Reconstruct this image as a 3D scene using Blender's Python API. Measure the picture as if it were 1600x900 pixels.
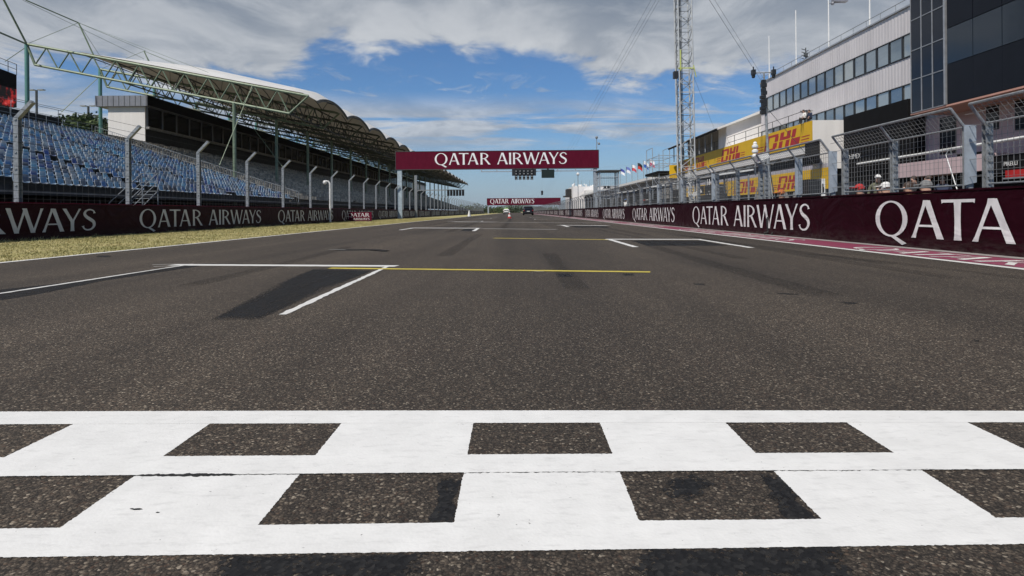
import bpy, math, random
import numpy as np
from mathutils import Vector, Matrix

S = bpy.context.scene
for o in list(bpy.data.objects): bpy.data.objects.remove(o)
COL = S.collection
R = math.radians
random.seed(7)

# ------------------------------------------------------------------ camera, sky, sun, exposure
FPX, VX, VY, ROLL, H = 955.0, 805.0, 331.0, 0.009, 0.65      # focal in px of the 1600x900 photo, vanishing point, roll, eye height
cd = bpy.data.cameras.new('camera'); cam = bpy.data.objects.new('camera', cd); COL.objects.link(cam)
cd.sensor_width = 36; cd.lens = FPX/1600*36
cd.shift_x = -(VX-800)/1600; cd.shift_y = -(450-VY)/1600
cd.clip_start = .05; cd.clip_end = 30000
cam.matrix_world = Matrix.Translation((0,0,H)) @ Matrix.Rotation(R(90),4,'X') @ Matrix.Rotation(-ROLL,4,'Z')
S.camera = cam

SUN_AZ, SUN_EL = R(38), R(52)          # azimuth measured from straight behind the camera towards the left
sdir = Vector((-math.sin(SUN_AZ)*math.cos(SUN_EL), -math.cos(SUN_AZ)*math.cos(SUN_EL), math.sin(SUN_EL)))
sl = bpy.data.lights.new('sun','SUN'); sl.energy = 4.1; sl.angle = R(.53); sl.color = (1,.94,.855)
so = bpy.data.objects.new('sun', sl); COL.objects.link(so)
so.rotation_euler = sdir.to_track_quat('Z','Y').to_euler()

S.view_settings.view_transform = 'Standard'; S.view_settings.look = 'None'
S.view_settings.exposure = 0; S.view_settings.gamma = 1
S.view_settings.use_curve_mapping = False
S.render.engine = 'CYCLES'
S.cycles.max_bounces = 6; S.cycles.diffuse_bounces = 3; S.cycles.glossy_bounces = 3; S.cycles.transparent_max_bounces = 12
S.cycles.caustics_reflective = False; S.cycles.caustics_refractive = False
S.cycles.use_denoising = True

W = bpy.data.worlds.new('World'); S.world = W; W.use_nodes = True
nt = W.node_tree; N = nt.nodes; L = nt.links
N.clear()
def wn(t, **k):
    n = N.new(t)
    for a, b in k.items(): setattr(n, a, b)
    return n
def wmath(op, a, b=None, c=None, clamp=False):
    n = wn('ShaderNodeMath', operation=op, use_clamp=clamp)
    for i, x in enumerate((a, b, c)):
        if x is None: continue
        if isinstance(x, (int, float)): n.inputs[i].default_value = x
        else: L.new(x, n.inputs[i])
    return n.outputs[0]
def wstep(x, a, b):                    # smooth ramp 0..1 between a and b
    n = wn('ShaderNodeMapRange', interpolation_type='SMOOTHSTEP')
    L.new(x, n.inputs[0]); n.inputs[1].default_value = a; n.inputs[2].default_value = b
    return n.outputs[0]
def wmix(f, a, b):
    n = wn('ShaderNodeMix', data_type='RGBA')
    if isinstance(f, (int, float)): n.inputs[0].default_value = f
    else: L.new(f, n.inputs[0])
    for i, x in ((6, a), (7, b)):
        if isinstance(x, tuple): n.inputs[i].default_value = (*x, 1)
        else: L.new(x, n.inputs[i])
    return n.outputs[2]
def wnoise(vec, sc, det, rough, off=(0,0,0), scl=(1,1,1), dist=0):
    m = wn('ShaderNodeMapping'); L.new(vec, m.inputs[0]); m.inputs[1].default_value = off; m.inputs[3].default_value = scl
    n = wn('ShaderNodeTexNoise'); L.new(m.outputs[0], n.inputs['Vector'])
    n.inputs['Scale'].default_value = sc; n.inputs['Detail'].default_value = det; n.inputs['Roughness'].default_value = rough
    n.inputs['Distortion'].default_value = dist
    return n.outputs[0]
sky = wn('ShaderNodeTexSky', sky_type='NISHITA'); sky.sun_disc = False
sky.sun_elevation = SUN_EL; sky.sun_rotation = math.atan2(sdir.x, sdir.y)
sky.air_density = 1.0; sky.dust_density = .6; sky.ozone_density = 2.0
tc = wn('ShaderNodeTexCoord'); sx = wn('ShaderNodeSeparateXYZ'); L.new(tc.outputs['Generated'], sx.inputs[0])
X_, Y_, Z_ = sx.outputs
hor = wmath('SQRT', wmath('ADD', wmath('MULTIPLY', X_, X_), wmath('MULTIPLY', Y_, Y_)))
el = wmath('DIVIDE', Z_, wmath('MAXIMUM', hor, .02))                  # tangent of the elevation
az = wmath('ARCTAN2', X_, Y_)
zz = wmath('ADD', wmath('MAXIMUM', Z_, 0), .09)
cv = wn('ShaderNodeCombineXYZ'); L.new(wmath('DIVIDE', X_, zz), cv.inputs[0]); L.new(wmath('DIVIDE', Y_, zz), cv.inputs[1])
P = cv.outputs[0]
n_big = wnoise(P, .75, 7, .55, (3.1,1.7,0), (1,.8,1), .4)
n_mid = wnoise(P, 2.2, 8, .6, (.4,5.2,0), (1,.75,1), .5)
n_fin = wnoise(P, 5.5, 6, .62, (7.4,2.2,0), (1,.7,1), .6)
n_str = wnoise(P, 1.5, 7, .6, (2.2,9.1,0), (.55,1.3,1), .6)
# upper deck: its lower edge hangs lower on the far left and right of the view
left = wstep(az, -.26, -.40); right = wstep(az, .02, .16)
edge = wmath('ADD', wmath('SUBTRACT', wmath('SUBTRACT', .262, wmath('MULTIPLY', left, .075)), wmath('MULTIPLY', right, .060)),
             wmath('MULTIPLY', wmath('SUBTRACT', n_mid, .5), -.17))
edge = wmath('ADD', edge, wmath('MULTIPLY', wmath('SUBTRACT', n_fin, .5), -.06))
deck = wmath('MULTIPLY', wstep(wmath('SUBTRACT', el, edge), -.014, .03), wstep(wmath('ADD', n_big, wmath('MULTIPLY', el, .25)), .30, .46))
# thin banks lower down
b1 = wmath('MULTIPLY', wstep(el, .088, .125), wstep(el, .20, .15))
lowb = wmath('MULTIPLY', wmath('MULTIPLY', b1, wstep(wmath('ADD', n_str, wmath('MULTIPLY', wstep(az, .06, -.12), .13)), .45, .64)), .85)
b2 = wmath('MULTIPLY', wstep(el, .12, .17), wstep(el, .25, .2))
wisp = wmath('MULTIPLY', wmath('MULTIPLY', b2, wstep(n_fin, .52, .72)), .65)
deck = wmath('MULTIPLY', deck, wmath('MULTIPLY', wstep(el, .95, .6), wstep(Y_, -.05, .25)))
mask = wmath('MAXIMUM', wmath('MAXIMUM', deck, lowb), wisp)
# cloud tone: grey-blue bellies, white frayed rims
rim = wstep(wmath('SUBTRACT', el, edge), .13, .0)
tone = wmath('ADD', wmath('MULTIPLY', wstep(n_mid, .36, .66), .62), wmath('MULTIPLY', rim, .36))
tone = wmath('ADD', tone, wmath('MULTIPLY', wmath('SUBTRACT', n_fin, .5), .45))
tone = wmath('MAXIMUM', wmath('MINIMUM', tone, 1.0), 0)
ccol = wmix(tone, (2.15,2.6,3.3), (6.0,6.25,6.6))
hz = wstep(el, .16, -.01)                                              # pale air low over the horizon
skyc = wn('ShaderNodeMix', data_type='RGBA', blend_type='MULTIPLY'); skyc.inputs[0].default_value = 1
L.new(sky.outputs[0], skyc.inputs[6]); L.new(wmix(wstep(el,.45,.85), (.50,.74,1.0), (.56,.54,.52)), skyc.inputs[7])
base = wmix(wmath('MULTIPLY', hz, .64), skyc.outputs[2], (3.7,4.6,5.7))
fin = wmix(mask, base, ccol)
bg = wn('ShaderNodeBackground'); bg.inputs[1].default_value = .1; L.new(fin, bg.inputs[0])
out = wn('ShaderNodeOutputWorld'); L.new(bg.outputs[0], out.inputs[0])

# ------------------------------------------------------------------ helpers
def ray(px, py):
    x, y = px-VX, py-VY
    return ((x-ROLL*y)/FPX, -(y+ROLL*x)/FPX)
def at(px, py, d):
    u, v = ray(px, py); return Vector((u*d, d, H+v*d))
def gp(px, py):
    u, v = ray(px, py); d = -(H-.0052)/v; return (u*d, d)

class MB:
    def __init__(s): s.v = []; s.f = []; s.m = []; s.c = None
    def add(s, vs, fs, mi=0):
        n = len(s.v); s.v += [tuple(p) for p in vs]; s.f += [tuple(n+i for i in f) for f in fs]; s.m += [mi]*len(fs)
    def box(s, x0, x1, y0, y1, z0, z1, mi=0):
        s.add([(x0,y0,z0),(x1,y0,z0),(x1,y1,z0),(x0,y1,z0),(x0,y0,z1),(x1,y0,z1),(x1,y1,z1),(x0,y1,z1)],
              [(3,2,1,0),(4,5,6,7),(0,1,5,4),(1,2,6,5),(2,3,7,6),(3,0,4,7)], mi)
    def obox(s, c, ax, ay, az_, mi=0):     # half vectors
        c, ax, ay, az_ = map(Vector, (c, ax, ay, az_))
        vs = [c+i*ax+j*ay+k*az_ for k in (-1,1) for i, j in ((-1,-1),(1,-1),(1,1),(-1,1))]
        s.add(vs, [(3,2,1,0),(4,5,6,7),(0,1,5,4),(1,2,6,5),(2,3,7,6),(3,0,4,7)], mi)
    def bar(s, p0, p1, r, n=6, r1=None, mi=0):
        p0, p1 = Vector(p0), Vector(p1); d = p1-p0
        if d.length < 1e-6: return
        d.normalize(); a = d.orthogonal().normalized(); b = d.cross(a); r1 = r if r1 is None else r1
        vs = []
        for p, q in ((p0,r),(p1,r1)):
            for i in range(n):
                t = 2*math.pi*i/n; vs.append(p+q*(math.cos(t)*a+math.sin(t)*b))
        s.add(vs, [(i,(i+1)%n,n+(i+1)%n,n+i) for i in range(n)]+[tuple(range(n-1,-1,-1)), tuple(range(n,2*n))], mi)
    def tube(s, pts, r, n=6, mi=0):
        for a, b in zip(pts, pts[1:]): s.bar(a, b, r, n, mi=mi)
    def prism(s, pts, off, mi=0):          # polygon + offset vector
        n = len(pts); off = Vector(off); P2 = [Vector(p)+off for p in pts]
        s.add([*map(Vector, pts), *P2], [tuple(range(n-1,-1,-1)), tuple(range(n,2*n))]+[(i,(i+1)%n,n+(i+1)%n,n+i) for i in range(n)], mi)
    def ball(s, c, r, n=10, m=7, sc=(1,1,1), mi=0):
        vs = []; fs = []
        for j in range(m+1):
            ph = math.pi*j/m
            for i in range(n):
                t = 2*math.pi*i/n
                vs.append((c[0]+sc[0]*r*math.sin(ph)*math.cos(t), c[1]+sc[1]*r*math.sin(ph)*math.sin(t), c[2]+sc[2]*r*math.cos(ph)))
        for j in range(m):
            for i in range(n): fs.append((j*n+i, (j+1)*n+i, (j+1)*n+(i+1)%n, j*n+(i+1)%n))
        s.add(vs, fs, mi)
    def lathe(s, c, prof, n=14, mi=0):
        vs = [(c[0]+r*math.cos(2*math.pi*i/n), c[1]+r*math.sin(2*math.pi*i/n), c[2]+z) for r, z in prof for i in range(n)]
        fs = [(j*n+i, j*n+(i+1)%n, (j+1)*n+(i+1)%n, (j+1)*n+i) for j in range(len(prof)-1) for i in range(n)]
        fs += [tuple(range(n-1,-1,-1)), tuple((len(prof)-1)*n+i for i in range(n))]
        s.add(vs, fs, mi)
    def mesh(s, name, mats, org=(0,0,0), smooth=False):
        me = bpy.data.meshes.new(name); o = Vector(org)
        me.from_pydata([(a-o.x, b-o.y, c-o.z) for a, b, c in s.v], [], s.f)
        for m in (mats if isinstance(mats, (list, tuple)) else [mats]): me.materials.append(m)
        if any(s.m): me.polygons.foreach_set('material_index', s.m)
        if smooth: me.polygons.foreach_set('use_smooth', [True]*len(me.polygons))
        if s.c is not None:
            at_ = me.color_attributes.new('Col', 'FLOAT_COLOR', 'POINT')
            at_.data.foreach_set('color', np.array(s.c, 'f').ravel())
        me.update(); return me
    def build(s, name, mats, parent=None, org=None, smooth=False):
        w = world(parent) if parent is not None else Vector(org or (0,0,0))
        me = s.mesh(name, mats, w, smooth)
        o = bpy.data.objects.new(name, me); COL.objects.link(o)
        if parent is not None: o.parent = parent
        else: o.location = w
        return o
def world(o):
    w = Vector((0,0,0))
    while o is not None: w += o.location; o = o.parent
    return w
def tag(o, label=None, cat=None, group=None, kind=None):
    for k, v in (('label',label),('category',cat),('group',group),('kind',kind)):
        if v: o[k] = v
    return o
def thing(name, loc, label, cat, group=None):
    o = bpy.data.objects.new(name, None); COL.objects.link(o); o.location = loc; o.empty_display_size = .2
    return tag(o, label, cat, group)
def link_copy(src, parent, loc, name=None):
    c = src.copy(); COL.objects.link(c); c.parent = parent; c.location = loc
    if name: c.name = name
    return c
def copy_tree(o, parent=None):
    c = o.copy(); COL.objects.link(c); c.parent = parent
    for ch in list(o.children): copy_tree(ch, c)
    return c
def inst(me, name, parent, loc=(0,0,0)):
    o = bpy.data.objects.new(name, me); COL.objects.link(o); o.parent = parent; o.location = loc
    return o

# ------------------------------------------------------------------ materials
MATS = {}
def nodes(name):
    m = bpy.data.materials.new(name); m.use_nodes = True; MATS[name] = m
    t = m.node_tree; return m, t, t.nodes, t.links, t.nodes['Principled BSDF']
def tex(t, kind, vec, **inp):
    n = t.nodes.new(kind)
    for k, v in inp.items():
        k = k.replace('_', ' ')
        n.inputs[k].default_value = v
    t.links.new(vec, n.inputs['Vector']); return n
def mapping(t, src, scl=(1,1,1), loc=(0,0,0)):
    n = t.nodes.new('ShaderNodeMapping'); t.links.new(src, n.inputs[0]); n.inputs[3].default_value = scl; n.inputs[1].default_value = loc
    return n.outputs[0]
def ramp(t, fac, stops, interp='LINEAR'):
    n = t.nodes.new('ShaderNodeValToRGB'); n.color_ramp.interpolation = interp; t.links.new(fac, n.inputs[0])
    e = n.color_ramp.elements
    while len(e) < len(stops): e.new(.5)
    for i, (p, c) in enumerate(stops): e[i].position = p; e[i].color = (*c, 1) if len(c) == 3 else c
    return n.outputs[0]
def mixc(t, f, a, b, blend='MIX'):
    n = t.nodes.new('ShaderNodeMix'); n.data_type = 'RGBA'; n.blend_type = blend
    if isinstance(f, (int,float)): n.inputs[0].default_value = f
    else: t.links.new(f, n.inputs[0])
    for i, x in ((6,a),(7,b)):
        if isinstance(x, tuple): n.inputs[i].default_value = (*x,1)
        else: t.links.new(x, n.inputs[i])
    return n.outputs[2]
def mth(t, op, a, b=None, clamp=False):
    n = t.nodes.new('ShaderNodeMath'); n.operation = op; n.use_clamp = clamp
    for i, x in enumerate((a,b)):
        if x is None: continue
        if isinstance(x, (int,float)): n.inputs[i].default_value = x
        else: t.links.new(x, n.inputs[i])
    return n.outputs[0]
def bump(t, b, h, strength=.4, dist=.01):
    n = t.nodes.new('ShaderNodeBump'); n.inputs['Strength'].default_value = strength; n.inputs['Distance'].default_value = dist
    t.links.new(h, n.inputs['Height']); t.links.new(n.outputs[0], b.inputs['Normal'])
def mat(name, col, rough=.6, metal=0, var=.18, sc=3.0, bmp=0, spec=.5, streak=False):
    m, t, n, l, b = nodes(name)
    c = n.new('ShaderNodeTexCoord').outputs['Object']
    v = mapping(t, c, (1,1,.12)) if streak else c
    nz = tex(t, 'ShaderNodeTexNoise', v, Scale=sc, Detail=6, Roughness=.62)
    lo = tuple(x*(1-var) for x in col); hi = tuple(min(1, x*(1+var*.7)) for x in col)
    l.new(ramp(t, nz.outputs[0], [(.32,lo),(.68,hi)]), b.inputs['Base Color'])
    b.inputs['Roughness'].default_value = rough; b.inputs['Metallic'].default_value = metal
    b.inputs['Specular IOR Level'].default_value = spec
    if bmp: bump(t, b, tex(t, 'ShaderNodeTexNoise', c, Scale=sc*7, Detail=4).outputs[0], bmp, .01)
    return m

def asphalt(name, tint=(1,1,1), big=1.0, gain=1.0):
    m, t, n, l, b = nodes(name)
    c = n.new('ShaderNodeTexCoord').outputs['Object']
    wob = tex(t, 'ShaderNodeTexNoise', c, Scale=60, Detail=2)
    cw = mixc(t, .006, c, wob.outputs['Color'])
    v1 = tex(t, 'ShaderNodeTexVoronoi', cw, Scale=105/big)
    v2 = tex(t, 'ShaderNodeTexVoronoi', cw, Scale=190/big)
    sep = n.new('ShaderNodeSeparateColor'); l.new(v1.outputs['Color'], sep.inputs[0])
    sep2 = n.new('ShaderNodeSeparateColor'); l.new(v2.outputs['Color'], sep2.inputs[0])
    g = gain
    def k(r,gg,bb): return (r*tint[0]*g, gg*tint[1]*g, bb*tint[2]*g)
    r1 = ramp(t, sep.outputs[0], [(0,k(.020,.019,.018)),(.45,k(.038,.034,.031)),(.72,k(.068,.058,.049)),(.88,k(.115,.097,.080)),(.95,k(.20,.176,.145)),(.99,k(.40,.37,.32))])
    r2 = ramp(t, sep2.outputs[1], [(0,k(.016,.015,.014)),(.6,k(.042,.037,.033)),(.9,k(.085,.074,.062)),(1,k(.24,.215,.18))])
    col = mixc(t, .42, r1, r2)
    # reddish stones
    red = ramp(t, sep.outputs[1], [(.93,(0,0,0)),(.96,(1,1,1))])
    col = mixc(t, mth(t,'MULTIPLY',red,.35), col, (.11,.058,.036))
    crev = ramp(t, v1.outputs['Distance'], [(.42,(1,1,1)),(.75,(.45,.45,.45))])
    col = mixc(t, .8, col, crev, 'MULTIPLY')
    # long worn lanes along the straight, soft blotches
    lane = tex(t, 'ShaderNodeTexNoise', mapping(t, c, (.9,.025,1)), Scale=1, Detail=5, Roughness=.6)
    blot = tex(t, 'ShaderNodeTexNoise', mapping(t, c, (.5,.22,1)), Scale=1, Detail=7, Roughness=.65)
    col = mixc(t, 1, col, ramp(t, lane.outputs[0], [(.3,(.62,.62,.63)),(.62,(1.12,1.11,1.09))]), 'MULTIPLY')
    col = mixc(t, 1, col, ramp(t, blot.outputs[0], [(.3,(.74,.74,.75)),(.7,(1.16,1.14,1.12))]), 'MULTIPLY')
    l.new(col, b.inputs['Base Color']); b.inputs['Roughness'].default_value = .82; b.inputs['Specular IOR Level'].default_value = .3
    bump(t, b, mth(t,'ADD', mth(t,'MULTIPLY', v1.outputs['Distance'], -1), mth(t,'MULTIPLY', v2.outputs['Distance'], -.4)), .55, .004)
    return m
def paint(name, col, wear=.5, stain=.12):
    m, t, n, l, b = nodes(name)
    c = n.new('ShaderNodeTexCoord').outputs['Object']
    v1 = tex(t, 'ShaderNodeTexVoronoi', c, Scale=120)
    nz = tex(t, 'ShaderNodeTexNoise', c, Scale=7, Detail=8, Roughness=.7)
    nf = tex(t, 'ShaderNodeTexNoise', c, Scale=60, Detail=5, Roughness=.75)
    nm = tex(t, 'ShaderNodeTexNoise', mapping(t, c, (1,3,1)), Scale=16, Detail=6, Roughness=.7)
    lo = tuple(x*(1-stain) for x in col)
    cc = mixc(t, ramp(t, nz.outputs[0], [(.35,(0,0,0)),(.7,(1,1,1))]), lo, col)
    cc = mixc(t, mth(t,'MULTIPLY', ramp(t, nm.outputs[0], [(.52,(0,0,0)),(.75,(1,1,1))]), .5), cc, tuple(x*.6 for x in col))
    chips = mth(t, 'MULTIPLY', ramp(t, nf.outputs[0], [(.675,(0,0,0)),(.71,(1,1,1))]), wear)
    cc = mixc(t, chips, cc, (.04,.036,.033))
    l.new(cc, b.inputs['Base Color']); b.inputs['Roughness'].default_value = .55
    bump(t, b, mth(t,'ADD', mth(t,'MULTIPLY', v1.outputs['Distance'], -1), nf.outputs[0]), .16, .002)
    return m
def rubber(name, alpha=.95, spread=1.0):                         # mark with a frayed edge: attribute Col.r fades to the rim
    m, t, n, l, b = nodes(name)
    c = n.new('ShaderNodeTexCoord').outputs['Object']
    v1 = tex(t, 'ShaderNodeTexVoronoi', c, Scale=110); nz = tex(t, 'ShaderNodeTexNoise', c, Scale=150 if not spread else 80, Detail=6, Roughness=.75)
    a = n.new('ShaderNodeAttribute'); a.attribute_name = 'Col'
    s = mth(t,'ADD', a.outputs['Fac'], mth(t,'MULTIPLY', mth(t,'SUBTRACT', nz.outputs[0], .5), 2.6))
    s = mth(t,'ADD', s, mth(t,'MULTIPLY', mth(t,'SUBTRACT', v1.outputs['Color'], .5), 1.5))
    f = ramp(t, s, [(.10,(0,0,0)),(.55,(1,1,1))] if spread else [(.02,(0,0,0)),(.34,(1,1,1))])
    l.new(ramp(t, v1.outputs['Color'], [(.2,(.008,.008,.009)),(.6,(.015,.015,.016)),(.9,(.034,.033,.032))]), b.inputs['Base Color']); b.inputs['Roughness'].default_value = .75
    b.inputs['Specular IOR Level'].default_value = .25
    bump(t, b, v1.outputs['Distance'], .4, .003)
    tr = n.new('ShaderNodeBsdfTransparent'); mx = n.new('ShaderNodeMixShader')
    st = tex(t, 'ShaderNodeTexNoise', mapping(t, c, (9,.8,1)), Scale=1, Detail=6, Roughness=.65)
    if spread: f = mth(t,'MULTIPLY', f, ramp(t, st.outputs[0], [(.3,(.7,.7,.7)),(.6,(1,1,1))]))
    sc2 = n.new('ShaderNodeSeparateColor'); l.new(v1.outputs['Color'], sc2.inputs[0])
    f = mth(t,'MULTIPLY', f, ramp(t, sc2.outputs[1], [(.72,(1,1,1)),(.9,(.35,.35,.35))] if spread else [(.88,(1,1,1)),(.97,(.4,.4,.4))]))
    l.new(mth(t,'MULTIPLY', f, alpha), mx.inputs[0]); l.new(tr.outputs[0], mx.inputs[1]); l.new(b.outputs[0], mx.inputs[2])
    l.new(mx.outputs[0], n['Material Output'].inputs[0])
    return m
def grass_mat(name, sheet=False):
    m, t, n, l, b = nodes(name)
    c = n.new('ShaderNodeTexCoord').outputs['Object']
    n1 = tex(t, 'ShaderNodeTexNoise', c, Scale=.7, Detail=7, Roughness=.7)
    n2 = tex(t, 'ShaderNodeTexNoise', c, Scale=22, Detail=4, Roughness=.7)
    col = ramp(t, n1.outputs[0], [(.3,(.25,.245,.10)),(.5,(.42,.375,.18)),(.72,(.58,.50,.28))])
    col = mixc(t, 1, col, ramp(t, n2.outputs[0], [(.3,(.72,.75,.68)),(.7,(1.15,1.12,1.1))]), 'MULTIPLY')
    l.new(col, b.inputs['Base Color']); b.inputs['Roughness'].default_value = .9; b.inputs['Specular IOR Level'].default_value = .15
    if sheet: bump(t, b, n2.outputs[0], .8, .05)
    return m
def fabric(name, col, rough=.5, wr=.5, spec=.06):   # banner cloth pulled over a barrier
    m, t, n, l, b = nodes(name)
    c = n.new('ShaderNodeTexCoord').outputs['Object']
    w = tex(t, 'ShaderNodeTexNoise', mapping(t, c, (1,.7,1.3)), Scale=1.4, Detail=3, Distortion=1.2)
    d = tex(t, 'ShaderNodeTexNoise', mapping(t, c, (1,1,.3)), Scale=3, Detail=7, Roughness=.7)
    lo = tuple(x*.78 for x in col)
    sp_ = n.new('ShaderNodeSeparateXYZ'); l.new(c, sp_.inputs[0])
    sc_ = tex(t, 'ShaderNodeTexNoise', mapping(t, c, (1,.9,4)), Scale=4, Detail=7, Roughness=.7)
    lowd = n.new('ShaderNodeMapRange'); l.new(sp_.outputs[2], lowd.inputs[0]); lowd.inputs[1].default_value = .26; lowd.inputs[2].default_value = .0
    dirt = mth(t,'MULTIPLY', lowd.outputs[0], ramp(t, sc_.outputs[0], [(.4,(0,0,0)),(.7,(1,1,1))]), True)
    scuff = mth(t,'MULTIPLY', ramp(t, sc_.outputs[0], [(.64,(0,0,0)),(.70,(1,1,1))]), .03)
    cc = mixc(t, mth(t,'MAXIMUM', mth(t,'MULTIPLY', dirt, .45), scuff), ramp(t, d.outputs[0], [(.35,lo),(.65,col)]), (.13,.11,.10))
    l.new(cc, b.inputs['Base Color'])
    b.inputs['Roughness'].default_value = rough; b.inputs['Specular IOR Level'].default_value = spec
    bump(t, b, w.outputs[0], wr, .12)
    return m
def glass(name, col=(.012,.016,.02), rough=.04, spec=.6):
    m, t, n, l, b = nodes(name)
    c = n.new('ShaderNodeTexCoord').outputs['Object']
    nz = tex(t, 'ShaderNodeTexNoise', c, Scale=.8, Detail=2)
    bump(t, b, nz.outputs[0], .06, .05)
    b.inputs['Base Color'].default_value = (*col,1); b.inputs['Roughness'].default_value = rough
    b.inputs['Specular IOR Level'].default_value = spec
    return m
def attr_mat(name, rough=.38):
    m, t, n, l, b = nodes(name)
    a = n.new('ShaderNodeAttribute'); a.attribute_name = 'Col'
    c = n.new('ShaderNodeTexCoord').outputs['Object']
    nz = tex(t, 'ShaderNodeTexNoise', c, Scale=5, Detail=5, Roughness=.7)
    l.new(mixc(t, 1, a.outputs['Color'], ramp(t, nz.outputs[0], [(.3,(.62,.62,.62)),(.7,(1.1,1.1,1.1))]), 'MULTIPLY'), b.inputs['Base Color'])
    b.inputs['Roughness'].default_value = rough; b.inputs['Specular IOR Level'].default_value = .3
    return m
def leaf_mat(name, lo, hi):
    m, t, n, l, b = nodes(name)
    g = n.new('ShaderNodeNewGeometry')
    l.new(ramp(t, g.outputs['Random Per Island'], [(0,lo),(1,hi)]), b.inputs['Base Color'])
    b.inputs['Roughness'].default_value = .7
    return m

M_ASPH = asphalt('track_asphalt', (1.06,1.0,.925), big=.68, gain=1.27)
M_PITL = asphalt('pit_lane_concrete', (1.05,1.03,1.0), 1.3, 2.3)
M_WHITE = paint('white_road_paint', (.80,.80,.785), .8)
M_LINE = paint('white_line_paint', (.74,.735,.71), .5)
M_OLDL = paint('worn_line_paint', (.40,.39,.36), .6)
M_YELL = paint('yellow_line_paint', (.62,.50,.05), .4)
M_MARP = paint('maroon_kerb_paint', (.26,.048,.095), .6)
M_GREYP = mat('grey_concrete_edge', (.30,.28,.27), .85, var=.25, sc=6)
M_RUB = rubber('tyre_rubber'); M_RUBF = rubber('faint_tyre_trace', .24); M_RUBD = rubber('dense_tyre_rubber', .97, 0)
M_GRASS = grass_mat('dry_grass'); M_GSHEET = grass_mat('dry_grass_ground', True)
M_MAR = fabric('maroon_banner', (.023,.0022,.0066), .5)
M_MARD = fabric('maroon_barrier_cover', (.022,.0028,.0068), .55)
M_MART = fabric('maroon_rail', (.12,.012,.034), .5)
M_MARG = fabric('maroon_gantry_vinyl', (.120,.0085,.027), .5, .12)
M_LETW = fabric('white_letter_vinyl', (.80,.79,.78), .45, .35)
M_LETG = fabric('shaded_white_letter_vinyl', (.62,.63,.64), .5, .35)  # white lettering greyed in its colour to imitate the barrier's shaded side
M_STEEL = mat('galvanised_steel', (.29,.31,.325), .5, .3, .32, 14)
M_STEELB = mat('blue_grey_steel', (.36,.41,.46), .5, .2, .22, 6)
M_WIRE = mat('fence_wire', (.26,.265,.265), .55, .3, .2, 9)
M_DWIRE = mat('dark_cable', (.05,.052,.055), .6)
M_GREEN = mat('green_painted_steel', (.17,.22,.145), .5, .1, .25, 4)
M_GREEND = mat('sea_green_steel', (.10,.25,.22), .5, .1, .25, 3, streak=True)
M_DSTEEL = mat('dark_steel', (.07,.075,.075), .55, .2, .2, 5)
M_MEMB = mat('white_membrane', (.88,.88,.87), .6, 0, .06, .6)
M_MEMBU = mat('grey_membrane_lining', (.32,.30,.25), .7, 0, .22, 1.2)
for m_, tr_ in ((M_MEMB, (.85,.82,.76)), (M_MEMBU, (.50,.45,.36))):   # woven roof cloth lets some daylight through
    t_ = m_.node_tree; b_ = t_.nodes['Principled BSDF']; tl = t_.nodes.new('ShaderNodeBsdfTranslucent'); tl.inputs[0].default_value = (*tr_,1)
    mx_ = t_.nodes.new('ShaderNodeMixShader'); mx_.inputs[0].default_value = .48 if m_ is M_MEMBU else .3
    t_.links.new(b_.outputs[0], mx_.inputs[1]); t_.links.new(tl.outputs[0], mx_.inputs[2]); t_.links.new(mx_.outputs[0], t_.nodes['Material Output'].inputs[0])
M_CONC = mat('weathered_concrete', (.26,.25,.24), .85, 0, .3, 2.5, .3, streak=True)
M_CONCD = mat('shaded_dark_concrete', (.035,.034,.033), .9, 0, .35, 2, .3)  # near-black base puts the shade under the stand into the colour
M_BLACK = mat('black_panel', (.008,.008,.009), .75, 0, .3, 2, spec=.15)
M_BLACKM = mat('black_equipment', (.02,.021,.023), .45, 0, .3, 8)
M_WPANEL = mat('white_cladding', (.66,.63,.64), .5, .1, .10, 1.2, streak=True)
M_WWALL = mat('white_render', (.78,.76,.74), .7, 0, .08, 1.5, .1, streak=True)
M_PINK = mat('pink_render', (.58,.44,.45), .75, 0, .12, 1.2, .1, streak=True)
M_SALM = mat('salmon_soffit', (.55,.30,.24), .7, 0, .1, 1)
M_GREYF = mat('grey_fascia', (.24,.25,.28), .45, .2, .15, 1.5)
M_GLASS = glass('window_glass', (.36,.42,.46), .05, .8); M_GLASS.node_tree.nodes['Principled BSDF'].inputs['Metallic'].default_value = .85
M_NAVY = glass('navy_glass', (.010,.014,.024), .10, .35)
M_NAVYB = glass('navy_ribbon_glass', (.022,.032,.046), .08, .45)
M_NAVYP = mat('navy_panel', (.008,.010,.016), .45, 0, .2, 1, spec=.2)
M_FRAME = mat('dark_window_frame', (.035,.038,.042), .4, .3)
M_SILV = mat('silver_mullion', (.42,.43,.45), .35, .5)
M_YEL = mat('yellow_banner', (.74,.45,.012), .55, 0, .06, 1)
M_RED = mat('red_banner_print', (.42,.022,.025), .5, 0, .08, 2)
M_REDP = mat('red_paint', (.5,.02,.02), .4)
M_CONE = mat('orange_red_plastic', (.45,.035,.03), .5)
M_CONEW = mat('white_plastic', (.78,.78,.76), .45)
M_RUBB = mat('black_rubber', (.018,.018,.018), .8)
M_CARB = mat('black_car_paint', (.010,.010,.012), .18, 0, .1, 1)
M_CARW = mat('white_car_paint', (.7,.71,.68), .25)
M_GREENL = mat('green_roof_panel', (.25,.42,.12), .5)
M_TAIL = mat('red_lamp', (.25,.01,.01), .3)
M_BARK = mat('bark', (.10,.075,.05), .9)
M_LEAF = leaf_mat('leaf', (.025,.05,.012), (.085,.125,.03))
M_LEAFD = leaf_mat('dark_leaf', (.015,.032,.010), (.05,.075,.022))
M_SEAT = attr_mat('seat_plastic')
M_HILL = mat('forested_hill', (.035,.065,.03), .95, 0, .4, .01)
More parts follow.
